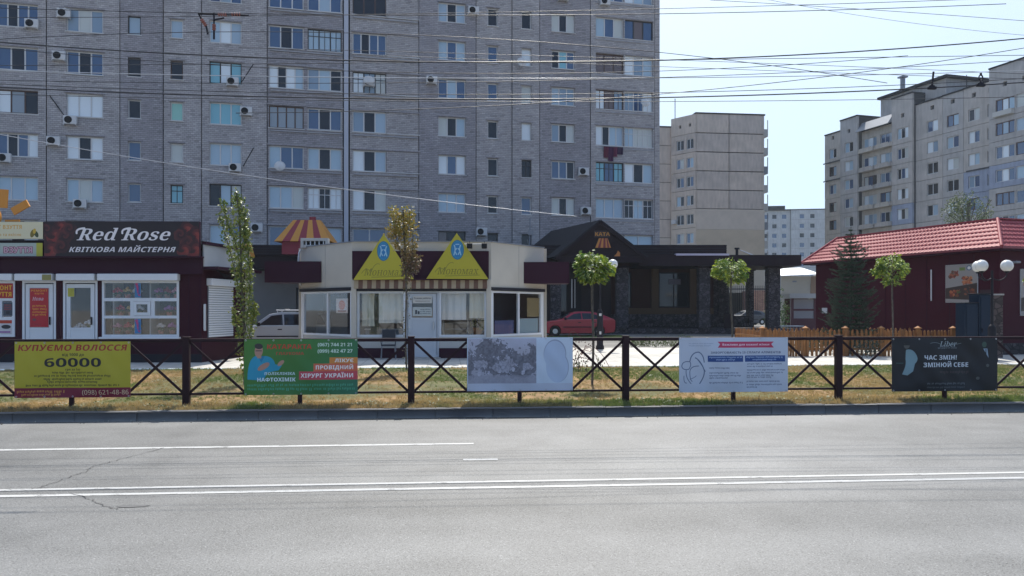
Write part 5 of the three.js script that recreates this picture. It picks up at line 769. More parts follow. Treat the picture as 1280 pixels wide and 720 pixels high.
  const fg = new THREE.Group(); fg.name = 'front_side'; fg.position.set(-o + .05, 0, 0); fg.rotation.y = Math.PI / 2; t.add(fg); board('poster', 1.4, 2.9, 1.65, 3.35, 0, .04, printed(1, 1, 256, 320, food(62)), M.white, fg); mesh('wall_lamp', [rod(V(1.05, 3.55, 0), V(.7, 3.6, .4), .02), RB(.55, .78, 3.52, 3.6, .3, .52, .02)], M.greyMetal, fg);
  mesh('notice', B(-L + .9, -L + 1.25, 1.7, 1.95, -o + .003, -o + .02), M.offWhite, t);
}
{ // blue grey cabinet and stone pillar beside the lamp
  const D = 27.6, t = thing('utility_cabinet', 'blue grey metal cabinet with a tall half beside the globe lamp', 'cabinet', at(1222, HZ, D).setY(gy(15.7, D) - .02).toArray(), .1), m = tm('plaster', .35, .002, [.016, .031, .058], { specularIntensity: .35 });
  const s = D / F, y = (py) => PY(py, D) - gy(15.7, D) + .02; mesh('body', RB(-17 * s, 1 * s, 0, y(379), -.5, 0, .02), m, t); mesh('body', RB(1.05 * s, 17 * s, 0, y(368), -.5, .03, .02), m, t); mesh('door', [RB(-15 * s, -.5 * s, .12, y(382), .003, .025, .006)], m, t); mesh('door', RB(3 * s, 15.5 * s, .12, y(371), .033, .055, .006), m, t); mesh('lid', [RB(-17.5 * s, 1 * s, y(379) + .003, y(378), -.52, .03, .008), RB(1.05 * s, 17.8 * s, y(368) + .003, y(366.5), -.52, .07, .008)], M.dark, t); mesh('handle', RB(4 * s, 5 * s, .9, 1.05, .056, .085, .006), M.dark, t);
  const q = thing('stone_pillar', 'short tan stone pillar between the cabinet and the pavilion corner', 'pillar', at(1247.5, HZ, D + .4).setY(gy(16, D) - .02).toArray()); const g = muv(RB(-6.5 * s, 6.5 * s, 0, PY(369, D) - .2, -.35, 0, .02)); mesh('shaft', g, tm('stone', .85, .015, [1.3, 1.05, .9]), q); mesh('cap', RB(-7.5 * s, 7.5 * s, PY(369, D) - .198, PY(367, D) - .2, -.38, .03, .01), M.concrete, q);
}
// ---------------------------------------------------------------- globe lamps
function lamp(label, px, D, globes, yG, sleeve) {
  const P = at(px, HZ, D), g = gy(P.x, D), t = thing('street_lamp', label, 'street lamp', [P.x, g - .02, -D], 0, undefined), m = M.dark, h = yG - g - .12;
  mesh('pole', [rod(V(0, 0, 0), V(0, .7, 0), .08, .06, 12), rod(V(0, .7, 0), V(0, h, 0), .05, .035, 12), new THREE.CylinderGeometry(.13, .15, .12, 14).translate(0, .06, 0)], m, t);
  mesh('pedestal', new THREE.LatheGeometry([[0, 0], [.17, 0], [.17, .12], [.13, .2], [.12, sleeve ? 1.5 : 1.1], [.06, sleeve ? 1.62 : 1.2], [0, sleeve ? 1.63 : 1.21]].map(p => new THREE.Vector2(...p)), 16), m, t);
  if (sleeve) mesh('number_plate', [B(-.05, .05, 1.36, 1.46, .118, .128), B(-.04, .04, .62, .74, .12, .13)], M.offWhite, t);
  for (const [dx, dz, r] of globes) { mesh('arm', tube([V(0, h - .25, 0), V(dx * .5, h - .32, dz * .5), V(dx * .95, h - .2, dz * .95), V(dx, h - .06, dz)], .02, 16, 7), m, t); const q = mesh('globe', new THREE.SphereGeometry(r, 28, 20).translate(dx, h + .14, dz), M.globe, t); mesh('collar', new THREE.CylinderGeometry(.09, .06, .07, 14).translate(dx, h - .05, dz), m, q); }
}
lamp('lamp post with three white globes before the red pavilion', 1240, 26.3, [[-.4, .12, .19], [.42, .1, .19], [-.2, -.42, .19]], PY(332.5, 26.3));
lamp('lamp post with white globes behind the small round tree', 750, 33, [[.5, .1, .2], [-.44, .05, .2], [.06, -.44, .2]], PY(330.5, 33), true);
// ---------------------------------------------------------------- picket fence
{
  rnd = RND(600);
  const D = 28.6, xA = PX(953, D), xB = PX(1198, D), t = thing('picket_fence', 'low orange wooden picket fence around the spruce', 'fence', [0, 0, -D]), yA = gy(xA, D), top = 1.16;
  const bg = [0, 1, 2].map(i => muv(new THREE.ExtrudeGeometry(poly([[-.042, 0], [.042, 0], [.042, top - .3 + i * .012], [0, top - .25 + i * .012], [-.042, top - .3 + i * .012]]), { depth: .02, bevelEnabled: false }), i * .3, i * .7));
  const wmats = [M.wood, tm('wood', .75, .004, [.8, .75, .7]), tm('wood', .75, .004, [1.15, 1.1, 1])];
  const run = (x0, x1, dz, step, parent) => { for (let x = x0; x < x1; x += step * rr(.96, 1.04)) { const m = mesh('picket', bg[Math.floor(rnd() * 3)], wmats[Math.floor(rnd() * 3)], parent); m.position.set(x, yA + rr(-.02, .02), dz + rr(-.004, .004)); m.rotation.z = rr(-.02, .02); } mesh('rail', [B(x0, x1, yA + .22, yA + .29, dz - .035, dz - .003), B(x0, x1, yA + .66, yA + .73, dz - .035, dz - .003)], M.wood, parent); };
  run(xA, PX(1010, D), 0, .098, t); run(PX(1010, D) + .05, PX(1108, D), -.2, .16, t); run(PX(1108, D), xB, -.1, .125, t);
  for (const px of [954, 1008, 1058, 1103, 1149, 1193]) { const p = mesh('post', muv(RB(PX(px, D) - .06, PX(px, D) + .06, yA - .05, 1.2, -.16, -.04, .01)), M.wood, t); mesh('post_cap', [RB(PX(px, D) - .1, PX(px, D) + .1, 1.2, 1.235, -.2, 0, .01), new THREE.ConeGeometry(.1, .07, 4).rotateY(.785).translate(PX(px, D), 1.27, -.1)], tm('wood', .75, .004, [1.2, 1.2, 1.2]), p); }
  const side = new THREE.Group(); side.name = 'return'; side.position.set(xA, 0, 0); side.rotation.y = Math.PI / 2; t.add(side); run(.1, 3.4, 0, .14, side);
  const back = new THREE.Group(); back.name = 'back_run'; back.position.set(0, 0, -3.4); t.add(back); run(xA, xB, 0, .17, back);
}
// ---------------------------------------------------------------- leaves
// each leaf is a small folded blade: [point, outward direction, length, width, linear colour]
function leafGeo(L) {
  const P = new Float32Array(L.length * 18), C = new Float32Array(L.length * 18), n = V(), u = V(), s = V(), a = V(), b = V(), c = V(), d = V(); let k = 0;
  for (const [p, dir, len, w, col] of L) {
    u.copy(dir).normalize(); s.set(rnd() - .5, rnd() - .5, rnd() - .5).cross(u).normalize(); n.crossVectors(u, s);
    a.copy(p); c.copy(p).addScaledVector(u, len); const mid = p.clone().addScaledVector(u, len * .45).addScaledVector(n, w * .22); b.copy(mid).addScaledVector(s, w / 2); d.copy(mid).addScaledVector(s, -w / 2);
    for (const v of [a, b, c, a, c, d]) { P[k] = v.x; P[k + 1] = v.y; P[k + 2] = v.z; C[k] = col[0]; C[k + 1] = col[1]; C[k + 2] = col[2]; k += 3; }
  }
  const g = new THREE.BufferGeometry(); g.setAttribute('position', new THREE.BufferAttribute(P, 3)); g.setAttribute('color', new THREE.BufferAttribute(C, 3)); g.computeVertexNormals(); return g;
}
const mixc = (a, b, t, k = 1) => a.map((x, i) => (x + (b[i] - x) * t) * k);
const sph = () => { const z = rr(-1, 1), a = rr(0, 6.283), q = Math.sqrt(1 - z * z); return V(q * Math.cos(a), z, q * Math.sin(a)); };
function stakeTree(label, px, D, yTop, yBot, wpx, base) {                    // small grafted tree: bare stem, round drooping crown
  const P = at(px, HZ, D), g = gy(P.x, D), s = D / F, R = wpx * s / 2, cy = (PY(yTop, D) + PY(yBot, D)) / 2 - g, H = (PY(yTop, D) - PY(yBot, D)) / 2, hs = cy - H * .45;
  const t = thing('round_tree', label, 'tree', [P.x, g - .01, -D]);
  mesh('trunk', tube([V(rr(-.02, .02), 0, 0), V(.03, hs * .4, 0), V(rr(-.03, .01), hs * .75, .01), V(0, hs, 0)], .028, 20, 8), M.bark, t);
  const br = []; for (let i = 0; i < 11; i++) { const a = i * 2.4, e = rr(.1, .9); br.push(tube([V(0, hs, 0), V(Math.cos(a) * R * .4, hs + H * .6, Math.sin(a) * R * .4), V(Math.cos(a) * R * .85, hs + H * (.2 + e * .5), Math.sin(a) * R * .85)], .009, 8, 5)); } mesh('branches', br, M.bark, t);
  const L = [], clumps = Array.from({ length: 34 }, () => { const d = sph(); return V(d.x * R * rr(.45, .98), cy + d.y * H * rr(.4, .9), d.z * R * rr(.45, .98)); });
  for (const c of clumps) for (let i = 0; i < 34; i++) { const o = sph().multiplyScalar(R * .29 * Math.cbrt(rnd())), p = c.clone().add(o); const out = V(p.x, 0, p.z).normalize().multiplyScalar(.8); out.y = -.55 + rr(-.4, .5); out.x += rr(-.5, .5); out.z += rr(-.5, .5); const y = rnd(); L.push([p, out, rr(.06, .15), rr(.045, .09), mixc([.08, .18, .02], [.48, .54, .05], y * Math.sqrt(y), rr(.8, 1.15))]); }
  mesh('crown', leafGeo(L), M.leaf, t); return t;
}
rnd = RND(701);
stakeTree('small round topped tree before the gabled porch', 740, 18.5, 311, 357, 50);
stakeTree('small round topped tree before the pavilion terrace', 914, 24, 318, 354, 42);
stakeTree('small round topped tree before the red pavilion wall', 1115, 26.4, 316, 357, 39);
stakeTree('small round topped tree cut by the frame edge', 1303, 22, 328, 366, 44);
{ // slender poplar by the flower shop
  rnd = RND(711); const D = 18.8, P = at(304, HZ, D), g = gy(P.x, D), s = D / F, t = thing('poplar_sapling', 'slender leafy young poplar beside the flower shop', 'tree', [P.x, g - .01, -D]);
  const pt = (px, py) => V((px - 304) * s, PY(py, D) - g, rr(-.06, .06));
  const stems = [[[306, 480], [306, 420], [303, 360], [301, 310], [299, 270], [295, 240]], [[304, 400], [294, 340], [283, 300], [274, 268]], [[303, 360], [294, 305], [284, 275], [278, 250]], [[305, 420], [312, 370], [311, 320], [306, 275]], [[305, 450], [296, 410], [291, 385]], [[306, 440], [316, 400], [318, 380]], [[304, 380], [300, 330], [308, 285], [302, 255]]].map(q => q.map(([x, y]) => pt(x, y)));
  mesh('trunk', tube(stems[0], .022, 30, 7), M.bark, t); mesh('branches', stems.slice(1).map(q => tube(q, .011, 20, 5)), M.bark, t);
  const L = []; stems.forEach((q, si) => { const c = new THREE.CatmullRomCurve3(q), n = [760, 230, 260, 480, 170, 220, 300][si]; for (let i = 0; i < n; i++) { const k = Math.pow(rnd(), .9), f = si ? .1 + .9 * k : .03 + .97 * k, p = c.getPoint(f), w = (si === 0 ? (.15 + .12 * Math.sin(f * 3)) : .1) * (f > .92 ? .5 : 1); const o = sph().multiplyScalar(w * Math.sqrt(rnd())); o.y *= 1.3; p.add(o); const d = V(o.x, rr(-.7, .5), o.z).add(sph().multiplyScalar(.5)); L.push([p, d, rr(.055, .09), rr(.045, .07), mixc([.10, .17, .03], [.36, .38, .07], rnd(), rr(.8, 1.2))]); } });
  mesh('crown', leafGeo(L), M.leafWaxy, t);
}
{ // thin tree with yellowing leaves before the kiosk
  rnd = RND(721); const D = 23, P = at(507, HZ, D), g = gy(P.x, D), s = D / F, t = thing('thin_tree', 'thin young tree with yellowing top before the cream kiosk', 'tree', [P.x, g - .01, -D]);
  const pt = (px, py) => V((px - 507) * s, PY(py, D) - g, rr(-.05, .05));
  const st = [[[508, 464], [507, 420], [508, 360], [506, 310], [504, 262]], [[507, 360], [515, 320], [517, 280]], [[506, 330], [496, 300], [492, 275]], [[505, 300], [511, 280], [512, 262]], [[506, 350], [516, 335], [521, 322]]].map(q => q.map(([x, y]) => pt(x, y)));
  mesh('trunk', tube(st[0], .026, 30, 7), M.bark, t); mesh('branches', st.slice(1).map(q => tube(q, .01, 16, 5)), M.bark, t);
  const L = []; st.push([[505, 285], [498, 272], [490, 262]].map(([x, y]) => pt(x, y)), [[506, 300], [499, 288], [487, 290]].map(([x, y]) => pt(x, y)), [[506, 345], [512, 330], [513, 305]].map(([x, y]) => pt(x, y)));
  st.forEach((q, si) => { const c = new THREE.CatmullRomCurve3(q), n = si ? 190 : 380; for (let i = 0; i < n; i++) { const f = si ? rr(.3, 1.02) : rr(.55, 1.0), o = sph().multiplyScalar((si ? .15 : .12) * Math.cbrt(rnd())), p = c.getPoint(Math.min(1, f)).add(o), yellow = Math.min(1, Math.max(0, (p.y + g - PY(335, D)) / (PY(275, D) - PY(335, D)))); L.push([p, o.clone().add(V(0, -.06, 0)).add(sph().multiplyScalar(.12)), rr(.06, .105), rr(.045, .075), mixc(mixc([.26, .14, .10], [.18, .15, .06], rnd()), mixc([.28, .30, .04], [.62, .42, .07], rnd()), yellow, rr(.75, 1.2))]); } });
  for (let i = 0; i < 90; i++) { const y = PY(355 + 100 * rnd(), D) - g; L.push([V(rr(-.1, .14), y, rr(-.1, .1)), sph(), rr(.04, .07), rr(.03, .05), [.13, .12, .03]]); }
  mesh('crown', leafGeo(L), M.leafWaxy, t);
}
{ // spruce inside the picket fence
  rnd = RND(731); const D = 30.2, P = at(1063, HZ, D), g = gy(P.x, D), t = thing('spruce_tree', 'dark sparse spruce with a thin leader inside the picket fence', 'tree', [P.x, g - .01, -D]), H = PY(284, D) - g;
  mesh('trunk', rod(V(0, 0, 0), V(.02, H, 0), .075, .008, 9), M.bark, t);
  const br = [], pos = [], col = [];
  const needle = (p, d, len) => { const w = V(rnd() - .5, rnd() - .5, rnd() - .5).cross(d).normalize().multiplyScalar(.009), e = p.clone().addScaledVector(d, len), k = rr(.7, 1.25), c = [.036 * k, .072 * k, .038 * k]; for (const v of [p.clone().add(w), e, p.clone().sub(w)]) { pos.push(v.x, v.y, v.z); col.push(...c); } };
  const spray = (a, b, n) => { const d = b.clone().sub(a), L = d.length(); d.normalize(); for (let i = 0; i < n; i++) { const p = a.clone().lerp(b, i / n), o = sph().addScaledVector(d, .7).normalize(); needle(p, o, rr(.035, .06)); } };
  for (let y = .18; y < H * .995; y += y > H * .88 ? .16 : .15) {
    const f = y / H, R = (f > .88 ? .22 * (1 - f) / .12 + .05 : f > .8 ? .27 + (.88 - f) / .08 * .42 : .69 + (.8 - f) * .72) * .94, n = f > .88 ? 4 : f > .7 ? 7 : 9, a0 = rr(0, 6.28);
    for (let i = 0; i < n; i++) {
      const a = a0 + i * 6.283 / n + rr(-.3, .3), r = R * rr(.6, 1.12), dir = V(Math.cos(a), 0, Math.sin(a)), up = rr(.05, .5), A = V(0, y, 0), Mi = dir.clone().multiplyScalar(r * .55).setY(y + r * .02), E2 = dir.clone().multiplyScalar(r).setY(y + r * up);
      br.push(rod(A, Mi, .011, .007, 4), rod(Mi, E2, .007, .003, 4)); spray(A.clone().lerp(Mi, .25), Mi, Math.ceil(r * 125)); spray(Mi, E2, Math.ceil(r * 150));
      for (let k = 1; k < 6; k++) for (const sd of [-1, 1]) { const q = k / 6, p = q < .5 ? A.clone().lerp(Mi, q * 2) : Mi.clone().lerp(E2, q * 2 - 1), l = r * .38 * (1.1 - q) * rr(.6, 1.3), sd2 = dir.clone().applyAxisAngle(V(0, 1, 0), sd * rr(.5, .95)).setY(rr(-.1, .35)).normalize(), e = p.clone().addScaledVector(sd2, l); spray(p, e, Math.ceil(l * 165)); }
    }
  }
  spray(V(.01, H * .86, 0), V(.02, H + .02, 0), 90);
  const ge = new THREE.BufferGeometry(); ge.setAttribute('position', new THREE.Float32BufferAttribute(pos, 3)); ge.setAttribute('color', new THREE.Float32BufferAttribute(col, 3)); ge.computeVertexNormals();
  mesh('branches', br, M.bark, t); mesh('needles', ge, M.needle, t);
}
function bush(name, label, cat, x0, x1, D, dz, h, dens, c0, c1, lf = .06) {
  const t = thing(name, label, cat, [(x0 + x1) / 2, gy((x0 + x1) / 2, D) - .01, -D]), W = (x1 - x0) / 2, L = [], st = [], nc = Math.ceil((x1 - x0) * 3.2);
  for (let i = 0; i < nc; i++) { const cx = rr(-W, W), cz = rr(-dz, dz) / 2, ch = h * rr(.65, 1.1), cr = rr(.22, .38) * Math.min(1, h * 1.6); st.push(rod(V(cx, 0, cz), V(cx + rr(-.1, .1), ch * .8, cz), .01, .004, 4)); for (let k = 0; k < dens; k++) { const o = sph().multiplyScalar(cr * Math.cbrt(rnd())), y = Math.max(.02, ch * rr(.1, 1) + o.y * .4); L.push([V(cx + o.x, y, cz + o.z), V(o.x, rr(-.3, .9), o.z).add(sph().multiplyScalar(.2)), lf * rr(.7, 1.3), lf * .6, mixc(c0, c1, rnd(), rr(.75, 1.2))]); } }
  mesh('stems', st, M.bark, t).userData.kind = 'stuff'; mesh('foliage', leafGeo(L), M.leaf, t); return t;
}
rnd = RND(741);
bush('low_hedge', 'low green hedge behind the pavement left of the notice banner', 'hedge', PX(757, 34.6), PX(868, 34.6), 34.6, .9, .42, 150, [.035, .075, .02], [.13, .17, .04]);
bush('low_hedge', 'low dark hedge along the red pavilion wall', 'hedge', PX(1075, 28), PX(1206, 28.2), 28.4, .8, .62, 110, [.03, .05, .035], [.07, .10, .055]);
bush('low_hedge', 'low green hedge beyond the far right fence panel', 'hedge', PX(1258, 33.8), PX(1330, 33.8), 34, .9, .36, 60, [.05, .08, .02], [.16, .17, .06]);
bush('bush', 'leafy green bush beside the pavilion end column', 'bush', PX(960, 54), PX(988, 54), 54, 1.4, 2.7, 150, [.04, .09, .02], [.12, .2, .05], .13);
bush('shrub', 'straggly green shrub at the foot of the small round tree', 'shrub', PX(718, 21.8), PX(755, 21.8), 22.4, .8, .36, 34, [.03, .06, .025], [.12, .13, .05], .07);
{ const b = bush('red_shrub', 'dark red leaved shrub with long arching shoots behind the pale banner', 'shrub', PX(690, 22.2), PX(724, 22.2), 22.6, .7, 1.0, 95, [.05, .012, .016], [.16, .035, .035], .06), k = 22.6 / F, q = [];
  for (const [x0, y0, x1, y1, x2, y2] of [[720, 455, 738, 432, 763, 458], [722, 452, 738, 434, 749, 455], [716, 440, 728, 437, 744, 441], [718, 458, 726, 446, 742, 452], [712, 430, 716, 414, 728, 421]]) q.push(tube([[x0, y0], [(x0 + x1) / 2 - 2, (y0 + y1) / 2 - 3], [x1, y1], [x1 * .4 + x2 * .6, y1 * .62 + y2 * .38], [x2, y2]].map(([x, y]) => V((x - 707) * k, PY(y, 22.6) - gy(1.5, 22.6), rr(-.1, .1))), .008, 20, 5)); mesh('shoots', q, std(.16, .05, .04, .7), b); }
bush('hedge', 'tall dark bushes inside the picket fence around the spruce', 'hedge', PX(1012, 29.4), PX(1100, 29.4), 30.6, 1.1, .7, 120, [.02, .04, .02], [.05, .08, .035]);
{ // tree behind the red roof
  rnd = RND(751); const D = 62, P = at(1211, HZ, D), t = thing('leafy_tree', 'pale green tree top rising behind the red tiled roof', 'tree', [P.x, .4, -D]), s = D / F, cy = PY(262, D) - .4, L = [];
  mesh('trunk', tube([V(0, 0, 0), V(.1, cy * .4, 0), V(-.1, cy * .8, .1), V(0, cy + .6, 0)], .14, 18, 8), M.bark, t); const b = []; for (let i = 0; i < 9; i++) { const a = i * 2.4; b.push(tube([V(0, cy * .7 + i * .15, 0), V(Math.cos(a) * .8, cy * .85 + i * .12, Math.sin(a) * .8), V(Math.cos(a) * 1.5, cy + rr(-.6, .9), Math.sin(a) * 1.5)], .035, 10, 5)); } mesh('branches', b, M.bark, t);
  for (let i = 0; i < 44; i++) { const d = sph(), c = V(d.x * 1.5 + rr(-.2, .2), cy - .3 + d.y * 1.35, d.z * 1.3); for (let k = 0; k < 44; k++) { const o = sph().multiplyScalar(.42 * Math.cbrt(rnd())); L.push([c.clone().add(o), o.clone().add(V(0, -.1, 0)), rr(.1, .18), rr(.07, .11), mixc([.06, .1, .03], [.16, .19, .07], rnd(), rr(.8, 1.2))]); } }
  mesh('crown', leafGeo(L), M.leaf, t);
}
// ---------------------------------------------------------------- cars
function car(name, label, cat, spec, pos, turn) {
  const { L, W, prof, cabin, paintM, wb, wr, front } = spec, t = thing(name, label, cat, pos, turn), hw = W / 2;
  // side profile with wheel arches, x forward = -, extruded across the width
  const sh = new THREE.Shape(); prof.forEach(([x, y], i) => i ? sh.lineTo(x, y) : sh.moveTo(x, y));
  const fx = front, rx = front + wb, R = wr + .055; sh.lineTo(rx + R, .2); sh.absarc(rx, wr, R, Math.asin((.2 - wr) / R), Math.PI - Math.asin((.2 - wr) / R), false); sh.lineTo(fx + R, .2); sh.absarc(fx, wr, R, Math.asin((.2 - wr) / R), Math.PI - Math.asin((.2 - wr) / R), false); sh.closePath();
  const g = new THREE.ExtrudeGeometry(sh, { depth: W - .14, bevelEnabled: true, bevelSize: .035, bevelThickness: .07, bevelSegments: 4, curveSegments: 14 }).translate(0, 0, -hw + .07);
  mesh('body', g, paintM, t);
  // cabin narrowing towards the roof
  const y0 = cabin[0][1], y1 = Math.max(...cabin.map(p => p[1])), taper = (y) => 1 - .2 * (y - y0) / (y1 - y0);
  const cg = new THREE.ExtrudeGeometry(poly(cabin), { depth: W - .2, bevelEnabled: true, bevelSize: .02, bevelThickness: .04, bevelSegments: 3 }).translate(0, 0, -hw + .1), p = cg.attributes.position; for (let i = 0; i < p.count; i++) p.setZ(i, p.getZ(i) * taper(p.getY(i))); cg.computeVertexNormals(); mesh('cabin', cg, paintM, t);
  const side = (pts, s) => { const q = new THREE.ShapeGeometry(poly(pts)), a = q.attributes.position; for (let i = 0; i < a.count; i++) a.setZ(i, s * ((hw - .06) * taper(a.getY(i)) + .006)); if (s < 0) { const ix = q.index.array; for (let i = 0; i < ix.length; i += 3) { const k = ix[i]; ix[i] = ix[i + 1]; ix[i + 1] = k; } } q.computeVertexNormals(); return q; };
  for (const s of [-1, 1]) spec.glass.forEach(w => mesh('side_window', side(w, s), M.tint, t));
  const cross = (a, b, lift) => { const za = (hw - .1) * taper(a[1]) - .04, zb = (hw - .1) * taper(b[1]) - .04, n = V(-(b[1] - a[1]), b[0] - a[0], 0).normalize().multiplyScalar(lift); return sheetQuad(V(a[0], a[1], za).add(n), V(b[0], b[1], zb).add(n), V(b[0], b[1], -zb).add(n), V(a[0], a[1], -za).add(n), .004); };
  mesh('windscreen', cross(...spec.screen, .03), M.tint, t); mesh('rear_window', cross(...spec.rear, .03), M.tint, t);
  const tyre = new THREE.TorusGeometry(wr - .075, .085, 12, 28), rim = mg([new THREE.CylinderGeometry(wr - .13, wr - .11, .09, 24).rotateX(Math.PI / 2), ...[0, 1, 2, 3, 4].map(i => new THREE.BoxGeometry(.05, wr - .16, .03).translate(0, (wr - .16) / 2, .05).rotateZ(i * 1.2566))]);
  for (const x of [fx, rx]) for (const s of [-1, 1]) { const w = mesh('wheel', tyre, M.rubber, t); w.position.set(x, wr, s * (hw - .1)); if (s < 0) w.rotation.y = Math.PI; mesh('rim', rim, M.steel, w); }
  mesh('underbody', B(fx - .5, rx + .5, .17, .3, -hw + .15, hw - .15), M.black, t);
  const trim = spec.bumper || M.dark; mesh('front_bumper', RB(-.06, .16, .24, .46, -hw + .03, hw - .03, .05, 3), trim, t); mesh('rear_bumper', RB(L - .16, L + .06, .26, .48, -hw + .03, hw - .03, .05, 3), trim, t);
  for (const s of [-1, 1]) { mesh('headlight', RB(-.02, .12, .56, .7, s > 0 ? hw - .46 : -hw + .06, s > 0 ? hw - .06 : -hw + .46, .03, 3), M.steel, t); mesh('tail_light', RB(L - .1, L + .02, .62, .84, s > 0 ? hw - .3 : -hw + .02, s > 0 ? hw - .02 : -hw + .3, .02, 3), std(.35, .02, .02, .25), t); mesh('side_mirror', RB(spec.mirror - .02, spec.mirror + .1, y0 + .02, y0 + .17, s > 0 ? hw - .04 : -hw - .14, s > 0 ? hw + .14 : -hw + .04, .035, 3), M.dark, t); for (const x of spec.handles) mesh('door_handle', RB(x, x + .17, y0 - .14, y0 - .1, s > 0 ? hw - .01 : -hw - .025, s > 0 ? hw + .025 : -hw + .01, .01), M.dark, t); mesh('side_moulding', RB(fx + wr + .15, rx - wr - .12, .5, .55, s > 0 ? hw - .01 : -hw - .018, s > 0 ? hw + .018 : -hw + .01, .008), M.dark, t); }
  return t;
}
const carPaint = (r, g, b) => new THREE.MeshPhysicalMaterial({ color: new THREE.Color().setRGB(r, g, b), roughness: .4, metalness: .1, clearcoat: .5, clearcoatRoughness: .08 });
const hatch = { L: 4.12, W: 1.68, wb: 2.46, front: .78, wr: .29, mirror: 1.3, handles: [2.05, 2.9], paintM: carPaint(.33, .003, .022),
  prof: [[.02, .26], [0, .55], [.08, .72], [.6, .82], [1.2, .9], [3.3, .93], [4.0, .95], [4.12, .86], [4.12, .5], [4.06, .26]],
  cabin: [[1.05, .9], [1.72, 1.28], [2.05, 1.36], [2.75, 1.36], [3.3, 1.25], [4.02, .96]],
  glass: [[[1.32, .94], [1.83, 1.25], [2.22, 1.3], [2.26, .94]], [[2.32, .94], [2.28, 1.3], [2.75, 1.29], [3.1, 1.2], [3.3, .95]]], screen: [[1.17, .965], [1.68, 1.25]], rear: [[3.38, 1.21], [3.92, .99]] };
const estate = { L: 4.2, W: 1.68, wb: 2.46, front: .8, wr: .29, mirror: 1.28, handles: [2.05, 2.95], paintM: carPaint(.36, .39, .43),
  prof: [[.02, .26], [0, .55], [.08, .72], [.6, .83], [1.15, .92], [4.1, .95], [4.18, .7], [4.14, .26]],
  cabin: [[1.06, .92], [1.7, 1.38], [2.1, 1.46], [3.7, 1.46], [3.9, 1.40], [4.12, .95]],
  glass: [[[1.3, .97], [1.78, 1.34], [2.2, 1.39], [2.24, .97]], [[2.3, .97], [2.26, 1.39], [3.0, 1.40], [3.02, .97]], [[3.08, .97], [3.06, 1.4], [3.7, 1.38], [3.92, .97]]], screen: [[1.17, .985], [1.66, 1.35]], rear: [[3.95, 1.36], [4.1, 1.0]] };
{
  const D = 46, x0 = PX(675, D), c = car('red_car', 'dark red hatchback parked before the gabled porch', 'car', hatch, [x0, gy(x0, D), -D - .2], .06);
  const D2 = 33, x2 = PX(286, D2), s = car('silver_car', 'silver estate car with roof rack between poplar and kiosk', 'car', estate, [x2, gy(x2, D2), -D2], .12);
  for (const z of [-.56, .56]) mesh('roof_rack', [rod(V(1.95, 1.56, z), V(3.75, 1.56, z), .022), rod(V(2.0, 1.46, z), V(2.0, 1.57, z), .02), rod(V(3.7, 1.46, z), V(3.7, 1.57, z), .02), rod(V(2.9, 1.46, z), V(2.9, 1.57, z), .02)], M.steel, s);
  mesh('rack_bar', [rod(V(2.3, 1.59, -.6), V(2.3, 1.59, .6), .02), rod(V(3.4, 1.59, -.6), V(3.4, 1.59, .6), .02)], M.steel, s);
  const D3 = 39, x3 = PX(333, D3), r2 = copyOf(c, [x3, gy(x3, D3) + .02, -D3], .05, 'red car mostly hidden behind the silver estate car'); r2.scale.set(1.04, 1.12, 1.04);
  const D4 = 78, x4 = PX(908, D4); car('dark_car', 'dark saloon parked beyond the pavilion terrace railings', 'car', { ...hatch, paintM: carPaint(.05, .055, .07) }, [x4, .42, -D4], .15);
}
